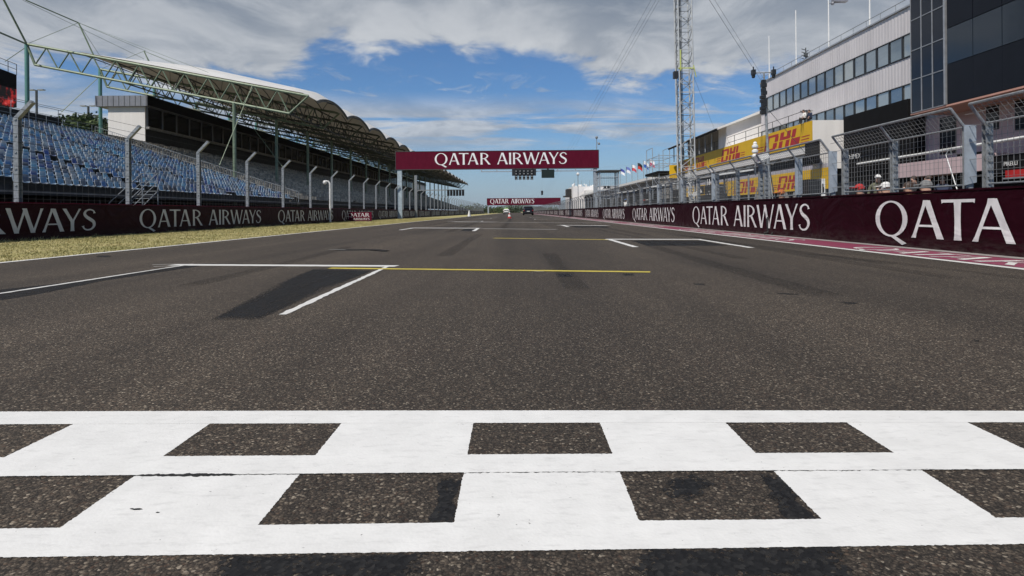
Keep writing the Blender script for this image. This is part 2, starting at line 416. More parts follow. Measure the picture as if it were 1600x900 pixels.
M_SKIN = mat('skin', (.50,.30,.22), .55); M_HAIR = mat('brown_hair', (.05,.03,.02), .6)
CLOTH = {k: mat(k+'_cloth', c, .85, 0, .2, 9) for k, c in dict(black=(.02,.02,.022), navy=(.025,.035,.07), white=(.75,.74,.72), red=(.45,.03,.03),
         olive=(.13,.13,.085), grey=(.22,.22,.22), blue=(.07,.16,.35), orange=(.6,.18,.04)).items()}

# ------------------------------------------------------------------ lettering
def strip(cs, ws, horiz=False):
    """ribbon round a centre line; horiz: width is measured sideways (level stroke ends)"""
    vs = []; fs = []; n = len(cs)
    for i, (c, w) in enumerate(zip(cs, ws)):
        if horiz: nx, ny = 1, 0
        else:
            a = cs[max(0,i-1)]; b = cs[min(n-1,i+1)]; dx, dy = b[0]-a[0], b[1]-a[1]; q = math.hypot(dx,dy) or 1
            nx, ny = dy/q, -dx/q
        vs += [(c[0]-nx*w/2, c[1]-ny*w/2), (c[0]+nx*w/2, c[1]+ny*w/2)]
    for i in range(n-1): fs.append((2*i, 2*i+1, 2*i+3, 2*i+2))
    return vs, fs
def stem(x0, y0, x1, y1, w, fl=1.22):
    k = [0,.12,.5,.88,1]; ww = [fl,1.06,.95,1.06,fl]
    return strip([(x0+(x1-x0)*t, y0+(y1-y0)*t) for t in k], [w*a for a in ww], True)
def spline(pts, n=7):
    out = []; P = [pts[0]]+pts+[pts[-1]]
    for i in range(1, len(P)-2):
        for k in range(n):
            t = k/n; a,b,c,d = P[i-1],P[i],P[i+1],P[i+2]
            out.append(tuple(.5*((2*b[j])+(-a[j]+c[j])*t+(2*a[j]-5*b[j]+4*c[j]-d[j])*t*t+(-a[j]+3*b[j]-3*c[j]+d[j])*t**3) for j in (0,1)))
    out.append(pts[-1]); return out
def ring(cx, cy, rx, ry, tx, ty, a0=0, a1=2*math.pi, n=36):
    vs = []; fs = []
    for i in range(n+1):
        t = a0+(a1-a0)*i/n; c, s = math.cos(t), math.sin(t)
        vs += [(cx+rx*c, cy+ry*s), (cx+(rx-tx)*c, cy+(ry-ty)*s)]
    for i in range(n): fs.append((2*i,2*i+1,2*i+3,2*i+2))
    return vs, fs
def bar2(x0, x1, y0, y1): return [(x0,y0),(x1,y0),(x1,y1),(x0,y1)], [(0,1,2,3)]
def _S():
    p = spline([(.47,.80),(.43,.91),(.29,.965),(.14,.90),(.09,.76),(.17,.62),(.31,.51),(.43,.39),(.45,.22),(.35,.07),(.19,.03),(.07,.09),(.02,.21)], 5)
    n = len(p); w = []
    for i in range(n):
        t = i/(n-1); w.append(.055+.085*math.exp(-((t-.5)/.22)**2))
    w[0] = w[-1] = .11; w[1] = w[-2] = .09
    return strip(p, w)
GL = {
 'Q': (.90, [ring(.43,.5,.43,.515,.125,.05), ([(.40,.01),(.52,.03),(.83,-.17),(.72,-.225)],[(0,1,2,3)])]),
 'A': (.74, [stem(.06,0,.345,1,.075,1.5), stem(.66,0,.37,.995,.135,1.1), bar2(.15,.57,.30,.355)]),
 'T': (.64, [stem(.32,0,.32,.95,.125), ([(0,.90),(.025,.925),(.615,.925),(.64,.90),(.65,1.0),(-.01,1.0)],[(0,1,5),(1,2,4,5),(2,3,4)])]),
 'R': (.68, [stem(.08,0,.08,1,.125), ring(.13,.735,.41,.265,.115,.055,-math.pi/2,math.pi/2,16), stem(.31,.49,.62,0,.135,1.15)]),
 'I': (.24, [stem(.10,0,.10,1,.125)]),
 'W': (1.10, [stem(.05,1,.29,0,.125,1.1), stem(.30,.0,.54,1,.07,1.2), stem(.52,1,.77,0,.125,1.1), stem(.78,0,1.05,1,.07,1.4)]),
 'Y': (.68, [stem(.06,1,.335,.42,.125,1.1), stem(.62,1,.35,.42,.07,1.4), stem(.335,.47,.335,0,.125)]),
 'S': (.54, [_S()]), ' ': (.36, []) }
KERN = {'AT':-.09,'TA':-.10,'AY':-.10,'WA':-.10,'RW':-.02,'YS':-.02,'AR':.075}
def textpieces(s):
    x = 0; out = []
    for i, ch in enumerate(s):
        adv, ps = GL[ch]
        out += [([(x+a, b) for a, b in vs], fs) for vs, fs in ps]
        x += adv+.045
        if i+1 < len(s): x += KERN.get(s[i:i+2], 0)
    return x-.045, out
def text_into(mb, s, org, ux, uy, nrm, length, height, eps=.0008, mi=0):
    """lay the words along ux (unit), uy (unit) from org; every stroke sits a hair prouder than the last"""
    tot, ps = textpieces(s); org, ux, uy, nrm = map(Vector, (org, ux, uy, nrm))
    flip = ux.cross(uy).dot(nrm) < 0
    for i, (vs, fs) in enumerate(ps):
        o = nrm*(eps*(1+i%3))
        mb.add([org+ux*(a/tot*length)+uy*(b*height)+o for a, b in vs], [tuple(reversed(f)) if flip else f for f in fs], mi)
QA = 'QATAR AIRWAYS'
def font_mesh(txt, size, name, m, loc, ux, uy, parent, shear=0):
    cu = bpy.data.curves.new('t', 'FONT'); cu.body = txt; cu.size = size; cu.shear = shear; cu.extrude = .003
    o = bpy.data.objects.new('t', cu); COL.objects.link(o)
    me = bpy.data.meshes.new_from_object(o.evaluated_get(bpy.context.evaluated_depsgraph_get()))
    bpy.data.objects.remove(o); me.materials.clear(); me.materials.append(m); me.name = name
    ux, uy = Vector(ux), Vector(uy); nn = ux.cross(uy)
    w = world(parent)
    mx = Matrix((ux, uy, nn)).transposed().to_4x4(); mx.translation = Vector(loc)-w
    me.transform(mx); q = inst(me, name, parent); return q

# ------------------------------------------------------------------ ground, track, paint
def sheet(name, x0, x1, y0, y1, z, m, kind='structure', step=None):
    mb = MB(); mb.add([(x0,y0,z),(x1,y0,z),(x1,y1,z),(x0,y1,z)], [(0,1,2,3)]); return tag(mb.build(name, m), kind=kind)
XL, XR = -7.10, 5.30
WL, WR = -13.1, 6.45
WLH, WRH = .985, .885
mb = MB(); n = 48
mb.add([(math.cos(2*math.pi*i/n)*9000, math.sin(2*math.pi*i/n)*9000, 0) for i in range(n)], [tuple(range(n))])
tag(mb.build('ground', M_GSHEET), kind='structure')
sheet('track', XL-.05, XR+.1, -12, 700, .004, M_ASPH)
sheet('pit_lane', 6.9, 22, -12, 420, .004, M_PITL)
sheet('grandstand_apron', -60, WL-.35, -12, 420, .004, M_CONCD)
for nm, x in (('left_edge_line', XL-.06), ('right_edge_line', XR-.02)): sheet(nm, x-.065, x+.065, -12, 420, .009, M_LINE)
sheet('kerb_strip', XR+.1, XR+.92, -12, 420, .0075, M_MARP)
sheet('kerb_edge', XR+.92, WR+.02, -12, 420, .012, M_GREYP)
mb = MB()
y = 2.0 
for k in range(14):                    # worn white words along the maroon strip
    text_into(mb, QA, (XR+.20, y+8.2, .0095), (0,-1,0), (1,0,0), (0,0,1), 8.2, .56, .001); y += 10.6+.7*(k%2)
tag(mb.build('kerb_lettering', M_LINE), kind='structure')

def edge_y(pts):                       # photo polyline -> function Y(X) on the ground
    G = []
    for (a, b) in zip(pts, pts[1:]):
        for k in range(12): t = k/12; G.append(gp(a[0]+(b[0]-a[0])*t, a[1]+(b[1]-a[1])*t))
    G.append(gp(*pts[-1])); G = np.array(G)
    co = np.polyfit(G[:,0], G[:,1], 2)
    lo, hi = G[0,0], G[-1,0]
    def f(x):
        if x < lo: return np.polyval(co, lo)+(x-lo)*np.polyval(np.polyder(co), lo)*.6
        if x > hi: return np.polyval(co, hi)+(x-hi)*np.polyval(np.polyder(co), hi)*.6
        return float(np.polyval(co, x))
    return f
E1 = edge_y([(0,642.7),(533,642),(1066,640.7),(1600,642.3)])
E2 = edge_y([(0,662.3),(326,662),(740,661.5),(937,660.3),(1133,660),(1320,658.5),(1513,660.3),(1600,660.6)])
E3 = edge_y([(0,714),(256,712.7),(494,711.7),(728,710.7),(952,708.7),(1179,706.9),(1394,707),(1600,707)])
E4 = edge_y([(0,744),(203,744),(467,741),(720,740),(967,737),(1213,735),(1444,735),(1600,734.5)])
E5 = edge_y([(0,825.7),(95,824.3),(407,820),(705,817.7),(995,812.3),(1275,811),(1560,809),(1600,808.6)])
E6 = edge_y([(0,870),(533,865),(1066,856),(1600,850.7)])
pitch = .3925; x_edge0 = -.133
# painted cells are laid as bands of narrow columns with a frayed outline
mb = MB(); rnd = random.Random(3)
jit = lambda a=.0016: rnd.gauss(0, a*.45)
def band(x0, x1, fa, fb, dx=.005, z=.0054, ja=True, jb=True, jx0=False, jx1=False):
    n = max(2, int((x1-x0)/dx)); vs = []
    for i in range(n+1):
        x = x0+(x1-x0)*i/n
        vs += [(x, fa(x)+(jit() if ja else 0), z), (x, fb(x)+(jit() if jb else 0), z)]
    mb.add(vs, [(2*i+1, 2*i+3, 2*i+2, 2*i) if fa(x0) > fb(x0) else (2*i, 2*i+2, 2*i+3, 2*i+1) for i in range(n)])
def cellband(x0, x1, fa, fb, z=.0050, m=60):
    """white cell between two frayed side edges (columns run across the line)"""
    vs = []
    for i in range(m+1):
        t = i/m; a = x0+jit(.0017); b = x1+jit(.0017)
        if x0 < XL+.1: a = x0
        if x1 > XR-.1: b = x1
        vs += [(a, fa(x0)*(1-t)+fb(x0)*t, z), (b, fa(x1)*(1-t)+fb(x1)*t, z)]
    mb.add(vs, [(2*i, 2*i+2, 2*i+3, 2*i+1) for i in range(m)])
band(XL, XR, E1, E2); band(XL, XR, E3, lambda x: E4(x)+.004, jb=True); band(XL, XR, E5, E6)
XE = [-1.375,-.948,-.540,-.1335,.2525,.632,.995,1.353]
while XE[0] > XL: XE.insert(0, XE[0]-.41)
while XE[-1] < XR: XE.append(XE[-1]+.376)
kz = XE.index(-.1335)
for k in range(-kz, len(XE)-1-kz):
    a = max(XL, XE[k+kz]); b = min(XR, XE[k+1+kz])
    if k % 2: cellband(a, b, lambda x: E2(x)+.02, lambda x: E3(x)-.02, z=.0050)
    else: cellband(a, b, lambda x: E4(x)+.014, lambda x: E5(x)-.02, z=.0050)
tag(mb.build('finish_line', M_WHITE), kind='structure')

def quadpx(mb, pts, z=.0088, jn=0):
    mb.add([(*gp(*p), z) for p in pts], [tuple(range(len(pts)))])
def orient_up(me):
    for p in me.polygons:
        if p.normal.z < 0: p.flip()
def linepx(mb, a, b, w, z=.0056, jag=.004, wa=None):
    """painted stroke of real width w between two ground points, frayed rim"""
    A = Vector(gp(*a)); B = Vector(gp(*b)); d = B-A; n = max(2, int(d.length/.08)); q = Vector((-d.y, d.x)).normalized()
    vs = []
    for i in range(n+1):
        p = A+d*i/n; ww = w if wa is None else wa+(w-wa)*i/n
        l_ = p+q*(ww/2+rnd.gauss(0,jag)); r_ = p-q*(ww/2+rnd.gauss(0,jag)); vs += [(l_.x,l_.y,z),(r_.x,r_.y,z)]
    mb.add(vs, [(2*i+1, 2*i+3, 2*i+2, 2*i) for i in range(n)])
mb = MB()
linepx(mb, (270,413.6), (620,415.6), .20); linepx(mb, (606,416), (441,491.5), .055, .0062); linepx(mb, (300,412.5), (-120,477), .05, .0062)
linepx(mb, (946,373.7), (1096,374), .30); linepx(mb, (953,374.3), (993,386), .11,.0062); linepx(mb, (1094,374.4), (1174,387), .11,.0062)
linepx(mb, (643,356.1), (749,356.5), .5); linepx(mb, (747,356.7), (740,361), .13,.0062); linepx(mb, (645,356.3), (625,359.4), .13,.0062)
linepx(mb, (872,351.8), (950,352.5), .45); linepx(mb, (879,352), (888,354.3), .14,.0062)
linepx(mb, (708,346.6), (775,346.9), .5)
for k in range(5):                      # farther boxes, alternately on either side
    d = 44+k*8; xx = (-3.6, 2.9)[k % 2]
    mb.box(xx-1.3, xx+1.3, d, d+.3, .0082, .0086); mb.box(xx+(1.2 if k % 2 == 0 else -1.3), xx+(1.3 if k % 2 == 0 else -1.2), d-1.6, d-.01, .0082, .0086)
me = mb.build('grid_box_lines', M_LINE); tag(me, kind='structure'); orient_up(me.data)
mb = MB()
linepx(mb, (238,413.5), (276,412.5), .05); linepx(mb, (240,416.3), (278,415.3), .05)
linepx(mb, (752,357.2), (870,358.4), .28); linepx(mb, (777,347.2), (940,348.4), .35); linepx(mb, (515,389.5), (540,390.2), .05)
linepx(mb, (830,423.6), (850,424.6), .02, .0074)
me = mb.build('worn_grid_lines', M_OLDL); tag(me, kind='structure'); orient_up(me.data)
mb = MB()
linepx(mb, (515,419), (1016,425), .12, .0068); linepx(mb, (772,372), (952,374.5), .16)
me = mb.build('yellow_grid_lines', M_YELL); tag(me, kind='structure'); orient_up(me.data)

def patch(mb, pts, inset=.05, z=.0047, world_pts=False, sub=6, jag=.01):
    """dark mark: ring of rim vertices (0) round an inner ring (1); the material frays the rim"""
    P = [Vector(gp(*p)) if not world_pts else Vector(p) for p in pts]
    Q = []
    for a, b in zip(P, P[1:]+P[:1]):
        for k in range(sub): Q.append(a+(b-a)*k/sub)
    c = sum(Q, Vector((0,0)))/len(Q); n = len(Q); vs = []; cs = []
    for q in Q:
        d = q-c; L_ = d.length; e = d/L_
        o = q+e*rnd.gauss(0,jag); i = q-e*min(inset*2.2, L_*.6)
        vs += [(o.x,o.y,z),(i.x,i.y,z)]; cs += [(0,0,0,1),(1,1,1,1)]
    vs.append((c.x,c.y,z)); cs.append((1,1,1,1))
    fs = [(2*i, 2*((i+1)%n), 2*((i+1)%n)+1, 2*i+1) for i in range(n)]+[(2*i+1, 2*((i+1)%n)+1, 2*n) for i in range(n)]
    mb.add(vs, fs); mb.c = (mb.c or [])+cs
mb = MB()
patch(mb, [(328,500),(406,499.5),(470,470),(584,422),(490,420),(430,444)], .07)
patch(mb, [(-200,474),(-200,502),(60,460),(170,438),(340,411.5),(296,412.5),(150,436)], .06)
for p in ([(868,427),(892,427),(895,433),(872,433)], [(972,427),(990,427),(992,431),(975,431)], [(1312,471),(1342,472),(1344,476),(1316,475)],
          [(1212,457),(1252,459),(1250,461),(1214,459)], [(1082,442),(1103,443),(1104,446),(1084,445)], [(512,389),(590,389),(612,391),(606,394),(590,391),(530,392)],
          [(150,399),(172,399),(174,402),(152,402)], [(985,376),(1100,376),(1140,384),(1010,384)], [(725,357.5),(745,357.5),(738,361),(718,361)],
          [(890,353),(948,353.3),(955,355.5),(898,355.5)], [(1520,531),(1530,531),(1532,534),(1522,534)]):
    patch(mb, p, .05)
me = mb.build('rubber_marks', M_RUB); tag(me, kind='structure'); orient_up(me.data)
mb = MB()
patch(mb, [(330,905),(350,866),(668,864),(655,905)], .02)
patch(mb, [(990,905),(992,854),(1305,853),(1345,905)], .02)
patch(mb, [(672,818),(684,748),(722,748),(709,820)], .010, .0046)
patch(mb, [(1225,813),(1186,742),(1216,742),(1278,813)], .010, .0046)
patch(mb, [(1036,760),(1050,746),(1080,740),(1106,748),(1114,762),(1098,776),(1070,779),(1045,774)], .022, .0046, sub=3)
me = mb.build('dense_rubber_marks', M_RUBD); tag(me, kind='structure'); orient_up(me.data)
mb = MB(); rk = random.Random(21)
for xx, y0, y1, w in ((-2.4,20,46,.28),(-.6,24,70,.25),(3.3,16,40,.3),(4.2,7,16,.22),(-4.6,30,80,.3),(2.2,4.5,13,.26),(3.9,5.5,15,.25),(-1.2,9,18,.26),(.4,5,9.5,.22),(-3.1,5.5,12,.24),(4.6,3.6,9,.24),(2.9,8,22,.22)):
    b_ = rk.uniform(-.5,.5)
    P_ = [(xx+b_*(t*t), y0+(y1-y0)*t) for t in np.linspace(0,1,7)]
    patch(mb, P_+[(a+w, b) for a, b in reversed(P_)], .10, .0044, True, 3)
me = mb.build('skid_traces', M_RUBF); tag(me, kind='structure'); orient_up(me.data)
# the open seam between the two rows of squares
mb = MB(); xs = np.linspace(gp(-60,744)[0], gp(1600,735)[0], 420); vs = []
for x in xs:
    px = VX+x*FPX/E4(x); w = .0007+abs(rnd.gauss(0,.0008))
    if 215 < px < 360: w += .004+.006*rnd.random()*math.exp(-((px-300)/40)**2)
    if px > 500 and rnd.random() < .35: w *= .1
    c = E4(x)+rnd.gauss(0,.0012)+.001; vs += [(x, c-w, .0058), (x, c+w, .0058)]
mb.add(vs, [(2*i, 2*i+2, 2*i+3, 2*i+1) for i in range(len(xs)-1)])
for cx, cy, a, b in ((214,796,8,.8),(246,801,3,.5),(206,795,3,.5)):
    gx, gy = gp(cx, cy); s_ = gy/FPX
    pts = [(gx+a*s_*math.cos(t)*(.7+.5*rnd.random()), gy+b*4*s_*math.sin(t)*(.5+.7*rnd.random()), .0060) for t in np.linspace(0, 2*math.pi, 10)[:-1]]
    mb.add(pts, [tuple(range(9))])
tag(mb.build('road_seam', mat('seam_black', (.012,.012,.012), .9)), kind='structure')

# grass strip between the white line and the left barrier
mb = MB(); cs = []
rg = random.Random(5)
for i in range(64000):
    d = 6+62*rg.random()**1.7; x = rg.uniform(WL+.02, XL-.16); h = rg.uniform(.014,.042)*(1.5 if x < WL+.3 else 1); a = rg.uniform(0, math.pi); w = .006+d*.00028
    tx, ty = rg.gauss(0,.025), rg.gauss(0,.025)
    mb.add([(x-w*math.cos(a), d-w*math.sin(a), 0), (x+w*math.cos(a), d+w*math.sin(a), 0), (x+tx, d+ty, h)], [(0,1,2)])
for i in range(240):                      # uneven tufts along the wall foot and the ragged rim at the line
    near_wall = i % 3 == 0; cx = WL+.05+abs(rg.gauss(0,.15)) if near_wall else (XL-.17-abs(rg.gauss(0,.09)) if i % 3 == 1 else rg.uniform(WL,XL-.2)); d = 6+50*rg.random()**1.5
    for k in range(26):
        x, y = cx+rg.gauss(0,.06), d+rg.gauss(0,.10); h = rg.uniform(.05,.12)*(1.0 if near_wall else .45); a = rg.uniform(0, math.pi); w = .006+d*.0002
        mb.add([(x-w*math.cos(a), y-w*math.sin(a), 0), (x+w*math.cos(a), y+w*math.sin(a), 0), (x+rg.gauss(0,.05), y+rg.gauss(0,.05), h)], [(0,1,2)])
tag(mb.build('grass', M_GRASS), 'dry yellow-green grass along the left barrier', 'grass', kind='stuff')

# far hills
for (nm, d, x0, x1, prof) in (('far_hills', 6500, -2600, 3000, 1), ('near_hills', 3600, -1500, 1200, 0)):
    mb = MB(); n = 90; rh = random.Random(9+prof); vs = []
    for i in range(n+1):
        t = i/n; x = x0+(x1-x0)*t; u = x/d
        h = (66 if prof else 22)*(.25+.75*math.exp(-((u-.002)/.06)**2)) + (9 if prof else 6)*(math.sin(t*23+prof)+math.sin(t*51+2))*.5 + rh.uniform(-3,3)
        if prof: h += 32*math.exp(-((u-.0)/.018)**2)
        h = max(4, h*math.sin(math.pi*min(1,max(0,t)))**.4)
        vs += [(x, d-600, -2), (x, d-200, h*.55), (x, d, h), (x, d+700, -2)]
    mb.add(vs, [(4*i+j, 4*i+4+j, 4*i+5+j, 4*i+1+j) for i in range(n) for j in range(3)])
    tag(mb.build(nm, M_HILL, smooth=True), kind='structure')

# ------------------------------------------------------------------ barriers
def barrier(name, label, xf, th, hh, sign, mcover, mtop, mlet, starts, ln, lh, zb, step):
    r = thing(name, (xf, 60, 0), label, 'barrier')
    mb = MB(); prev = None; ys = np.arange(-6, 262, .5); rr = random.Random(len(name)); vs = []
    for y in ys:                                  # cover sags a little between its fixings
        b = .002*math.sin(y*1.1)+.001
        t = hh+.006*math.sin(y*2.3)+rr.gauss(0,.003)
        vs += [(xf, y, 0), (xf-sign*b, y, hh*.5), (xf, y, t), (xf+sign*th, y, t+.004), (xf+sign*th, y, 0)]
    n = len(ys)
    mb.add(vs, [(5*i+j, 5*i+5+j, 5*i+6+j, 5*i+1+j) for i in range(n-1) for j in range(4)])
    mb.build('cover', mcover, r, smooth=False)
    mb = MB(); mb.box(xf-sign*.012 if sign > 0 else xf-th-.004, xf+th+.004 if sign > 0 else xf+.012, -6, 262, hh+.012, hh+.04); mb.build('top_rail', mtop, r)
    mb = MB()
    for k in range(70):
        y = -5.2+3.8*k; q = xf-.0035*(1 if sign > 0 else -1); mb.box(min(q,xf+.001*sign), max(q,xf+.001*sign), y, y+.035, .02, hh-.01)
    mb.build('cover_seam', mcover, r)
    for s0 in starts:
        mb = MB(); ln2 = ln
        if isinstance(s0, tuple): s0, ln2 = s0
        if sign > 0: text_into(mb, QA, (xf-.0075, s0+ln2, zb), (0,-1,0), (0,0,1), (-1,0,0), ln2, lh)
        else: text_into(mb, QA, (xf+.0075, s0, zb), (0,1,0), (0,0,1), (1,0,0), ln, lh)
        mb.build('lettering', mlet, r)
    return r
barrier('pit_wall_barrier', 'maroon pit wall barrier with big white airline lettering beside the pit lane', WR, .42, WRH, 1, M_MAR, M_MARD, M_LETW,
        [(1.65,9.28)]+[13.35+11.35*k for k in range(21)], 8.85, .60, .175, 0)
barrier('trackside_barrier', 'dark maroon barrier with white airline lettering, greyed for shade, behind the grass verge', WL, .35, WLH, -1, M_MARD, M_MART, M_LETG,
        [8.9]+[21.3+12.45*k for k in range(19)], 10.2, .66, .20, 0)

# ------------------------------------------------------------------ left debris fence
FX = WL-.20
def hpost(x, y, z0, z1, a, b, arm, mb, thin=False):
    t = .012
    mb.box(x-a/2, x+a/2, y-b/2, y-b/2+t, z0, z1); mb.box(x-a/2, x+a/2, y+b/2-t, y+b/2, z0, z1); mb.box(x-t/2, x+t/2, y-b/2+t, y+b/2-t, z0, z1)
    c = Vector((x+arm[0]/2, y, z1+arm[1]/2)); d = Vector((arm[0], 0, arm[1])); ln = d.length/2+.02; d.normalize(); nn = Vector((-d.z, 0, d.x))
    if thin: mb.bar((x-a/2+.01,y,z1-.03), (x+arm[0],y,z1+arm[1]), .023, 8)
    else: mb.obox(c, d*ln, (0,b*.46,0), nn*a*.36)
    for k in range(8):
        zz_ = z0+.15+(z1-z0-.2)*k/7; mb.box(x-.03, x+.03, y-b/2-.022, y-b/2-.001, zz_-.015, zz_+.015)
lf = thing('debris_fence', (FX, 60, 0), 'tall debris fence of steel posts and cables behind the left barrier', 'fence')
ys = [7.0+4.68*k for k in range(54)]
mb = MB(); hpost(FX, ys[0], 0, 3.28, .13, .14, (.40,.42), mb); p0 = mb.build('post', M_STEEL, lf)
for i, y in enumerate(ys[1:]): link_copy(p0, lf, (0, y-ys[0], 0))
mb = MB()
for k in range(11):
    z = 1.12+.215*k
    for a, b in zip(ys, ys[1:]): mb.bar((FX+.075, a, z), (FX+.075, b, z), .0065, 4)
for a, b in zip(ys, ys[1:]):
    for t in (.45, .95): mb.bar((FX+.08+.38*t, a, 3.3+.40*t), (FX+.08+.38*t, b, 3.3+.40*t), .0065, 4)
mb.build('cables', M_DWIRE, lf)
mb = MB()
for i, (a, b) in enumerate(zip(ys, ys[1:])):
    if a > 60: break
    m = 18
    for k in range(1, m): y = a+(b-a)*k/m; mb.bar((FX+.07, y, 1.02), (FX+.07, y, 3.28), .0022, 3)
mb.build('wire_mesh', M_WIRE, lf)

# ------------------------------------------------------------------ right debris fence
RX = WR+.22
rf = thing('pit_wall_fence', (RX, 30, 0), 'galvanised mesh fence with arms leaning over the track on top of the pit wall', 'fence')
pys = [3.05,3.4,5.1,6.85,7.15,8.62,9.0,10.75,12.35,12.85,14.4,16.25,16.6,18.3,20.15,20.5,22.2,24.0,24.35,26.1,28.0,28.35,30.2,32.1,32.45,34.3,36.2,38.2]
while pys[-1] < 258: pys.append(pys[-1]+ (2.2 if pys[-1] < 90 else 6.5))
pys = pys[:98]
mb = MB(); hpost(RX, pys[0], WRH-.1, 1.86, .10, .085, (-.25,.25), mb, True); q0 = mb.build('post', M_STEEL, rf)
for i, y in enumerate(pys[1:]): link_copy(q0, rf, (0, y-pys[0], 0))
for y in pys:
    if y in (9.0, 12.85, 14.4, 20.5, 24.35, 28.35, 32.45):
        pass
mb = MB(); mb.prism([(RX-.10, 0, .98), (RX+.07, 0, 1.02), (RX+.07, 0, 1.86), (RX-.10, 0, 1.86)], (0,.02,0)); cm = mb.mesh('cover_plate', M_STEELB, (RX,0,0))
for y in (9.06, 12.92, 14.46, 20.56, 24.41, 28.41): inst(cm, 'cover_plate', rf, (0, y-30-.14, 0))
mf = MB(); mw = MB()
for a, b in zip(pys, pys[1:]):
    if b-a < .6:                                      # the narrow gap between two panels is strung with plain cables
        for z in (1.1,1.35,1.6,1.84,2.02): mw.bar((RX-.03,a,z), (RX-.03,b,z), .005, 4)
        continue
    mf.bar((RX-.25,a,2.11), (RX-.25,b,2.11), .021, 6); mf.bar((RX-.02,a,1.84), (RX-.02,b,1.84), .014, 6); mf.bar((RX-.02,a,.985), (RX-.02,b,.985), .014, 6)
    if a < 46:
        sp = .095 if a < 24 else .16; r = .0030 if a < 16 else .0040
        m = int((b-a)/sp)
        for k in range(1, m):
            y = a+(b-a)*k/m; mw.bar((RX-.03,y,.985), (RX-.03,y,1.84), r, 4); mw.bar((RX-.03,y,1.84), (RX-.25,y,2.11), r, 4)
        for k in range(1, 9): z = .985+.855*k/9; mw.bar((RX-.035,a,z), (RX-.035,b,z), r, 4)
        for k in range(1, 5): t = k/5; mw.bar((RX-.03-.22*t,a,1.84+.27*t), (RX-.03-.22*t,b,1.84+.27*t), r, 4)
    else:
        for k in range(1, 5): z = .985+.855*k/5; mw.bar((RX-.035,a,z), (RX-.035,b,z), .006, 3)
        m = int((b-a)/.45)
        for k in range(1, m+1):
            y = a+(b-a)*k/(m+1); mw.bar((RX-.03,y,.985), (RX-.03,y,1.84), .006, 3); mw.bar((RX-.03,y,1.84), (RX-.25,y,2.11), .006, 3)
mf.build('panel_frame', M_STEEL, rf); mw.build('wire_mesh', M_WIRE, rf)

# ------------------------------------------------------------------ grandstand
GX, GZ, ROWS, RD, RH_ = -21.0, 1.72, 24, .82, .272
gs = thing('grandstand', (-30, 100, 0), 'long open grandstand of pale blue and beige seats behind the left fence', 'grandstand')
def terrace(y0, y1, name, m):
    mb = MB()
    for k in range(ROWS):
        x1 = GX-k*RD; z = GZ+k*RH_
        mb.box(x1-RD, x1, y0, y1, z-(.30 if k else .14), z)
    mb.build(name, m, gs)
terrace(14, 59.0, 'terrace', mat('shaded_step_concrete', (.06,.06,.062), .9, 0, .35, 2.5)); terrace(59.6, 285, 'terrace', MATS['shaded_step_concrete'])  # very dark steps: shade between the seat rows put into the colour
mb = MB(); mb.box(GX-1.5, GX-1.3, 14, 285, 0, GZ-.32)
mb.build('back_wall', M_BLACK, gs)  # black face stands in for the deep shade under the front rows
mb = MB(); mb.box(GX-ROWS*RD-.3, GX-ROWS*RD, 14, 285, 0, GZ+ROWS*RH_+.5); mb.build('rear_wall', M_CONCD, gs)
mb = MB(); mb.box(GX-.02, GX+.04, 14, 285, GZ-.05, GZ+.03); mb.build('front_edge', M_CONC, gs)
mb = MB()
for k in range(40): y = 15+k*2.7; mb.bar((GX-.2,y,0), (GX-.2,y,GZ-.3), .045, 6); mb.bar((GX-.2,y,GZ-.35), (GX-1.2,y,.1), .025, 5)
mb.build('front_posts', M_CONCD, gs)
# seats: shell of pan and back, thick rim
def seat_geo():
    prof = [(.235,.385),(.21,.425),(.02,.405),(-.15,.42),(-.20,.50),(-.235,.66),(-.262,.80)]
    wid = [.165,.195,.20,.20,.20,.195,.15]
    nrm = [(.6,.8),(.2,1),(0,1),(.5,.85),(.95,.2),(.98,.12),(.98,.1)]
    vs = []; fs = []; nc = 4
    for layer in (0, 1):
        for (x, z), w, (nx, nz) in zip(prof, wid, nrm):
            for j, t in enumerate((-1,-.72,.72,1)):
                up = .028 if abs(t) == 1 else 0
                vs.append((x+nx*(up-.02*layer), t*w, z+nz*(up-.02*layer)))
    n = len(prof)*nc
    for i in range(len(prof)-1):
        for j in range(nc-1):
            a = i*nc+j; fs.append((a, a+1, a+nc+1, a+nc)); fs.append((n+a+nc, n+a+nc+1, n+a+1, n+a))
    rim = [j for j in range(nc)]+[i*nc+nc-1 for i in range(1,len(prof))]+[(len(prof)-1)*nc+j for j in range(nc-2,-1,-1)]+[i*nc for i in range(len(prof)-2,0,-1)]
    for a, b in zip(rim, rim[1:]+rim[:1]): fs.append((b, a, n+a, n+b))
    return vs, fs, set(rim)|{n+a for a in rim}
SV, SF, SRIM = seat_geo()
BLUES = [(.09,.26,.45),(.13,.32,.50),(.18,.37,.53),(.12,.17,.23),(.04,.19,.44),(.18,.45,.62),(.07,.12,.20),(.02,.08,.30),(.29,.37,.44),(.04,.05,.08),(.13,.31,.50),(.36,.40,.43),(.24,.40,.53),(.42,.46,.48)]
def seat_colors(c):
    e = tuple(min(.8, x*.6+.38) for x in c)  # rim painted paler, a sunlit edge highlight put into the colour
    return [(*(e if i in SRIM else c),1) for i in range(len(SV))]
rs = random.Random(11); aisles = (25.6, 35.7, 46.6)
spots = []
for k in range(ROWS):
    x = GX-k*RD-.45; z = GZ+k*RH_; y = 15.2
    while y < 58.6:
        if not any(a-.75 < y < a+.75 for a in aisles) and rs.random() > .035: spots.append((x, y+rs.gauss(0,.012), z, rs.choice(BLUES)))
        y += .515
def onscreen(s): return 0 < VX+FPX*s[0]/s[1] < 1600 and VY-FPX*(s[2]+.6-H)/s[1] > 0
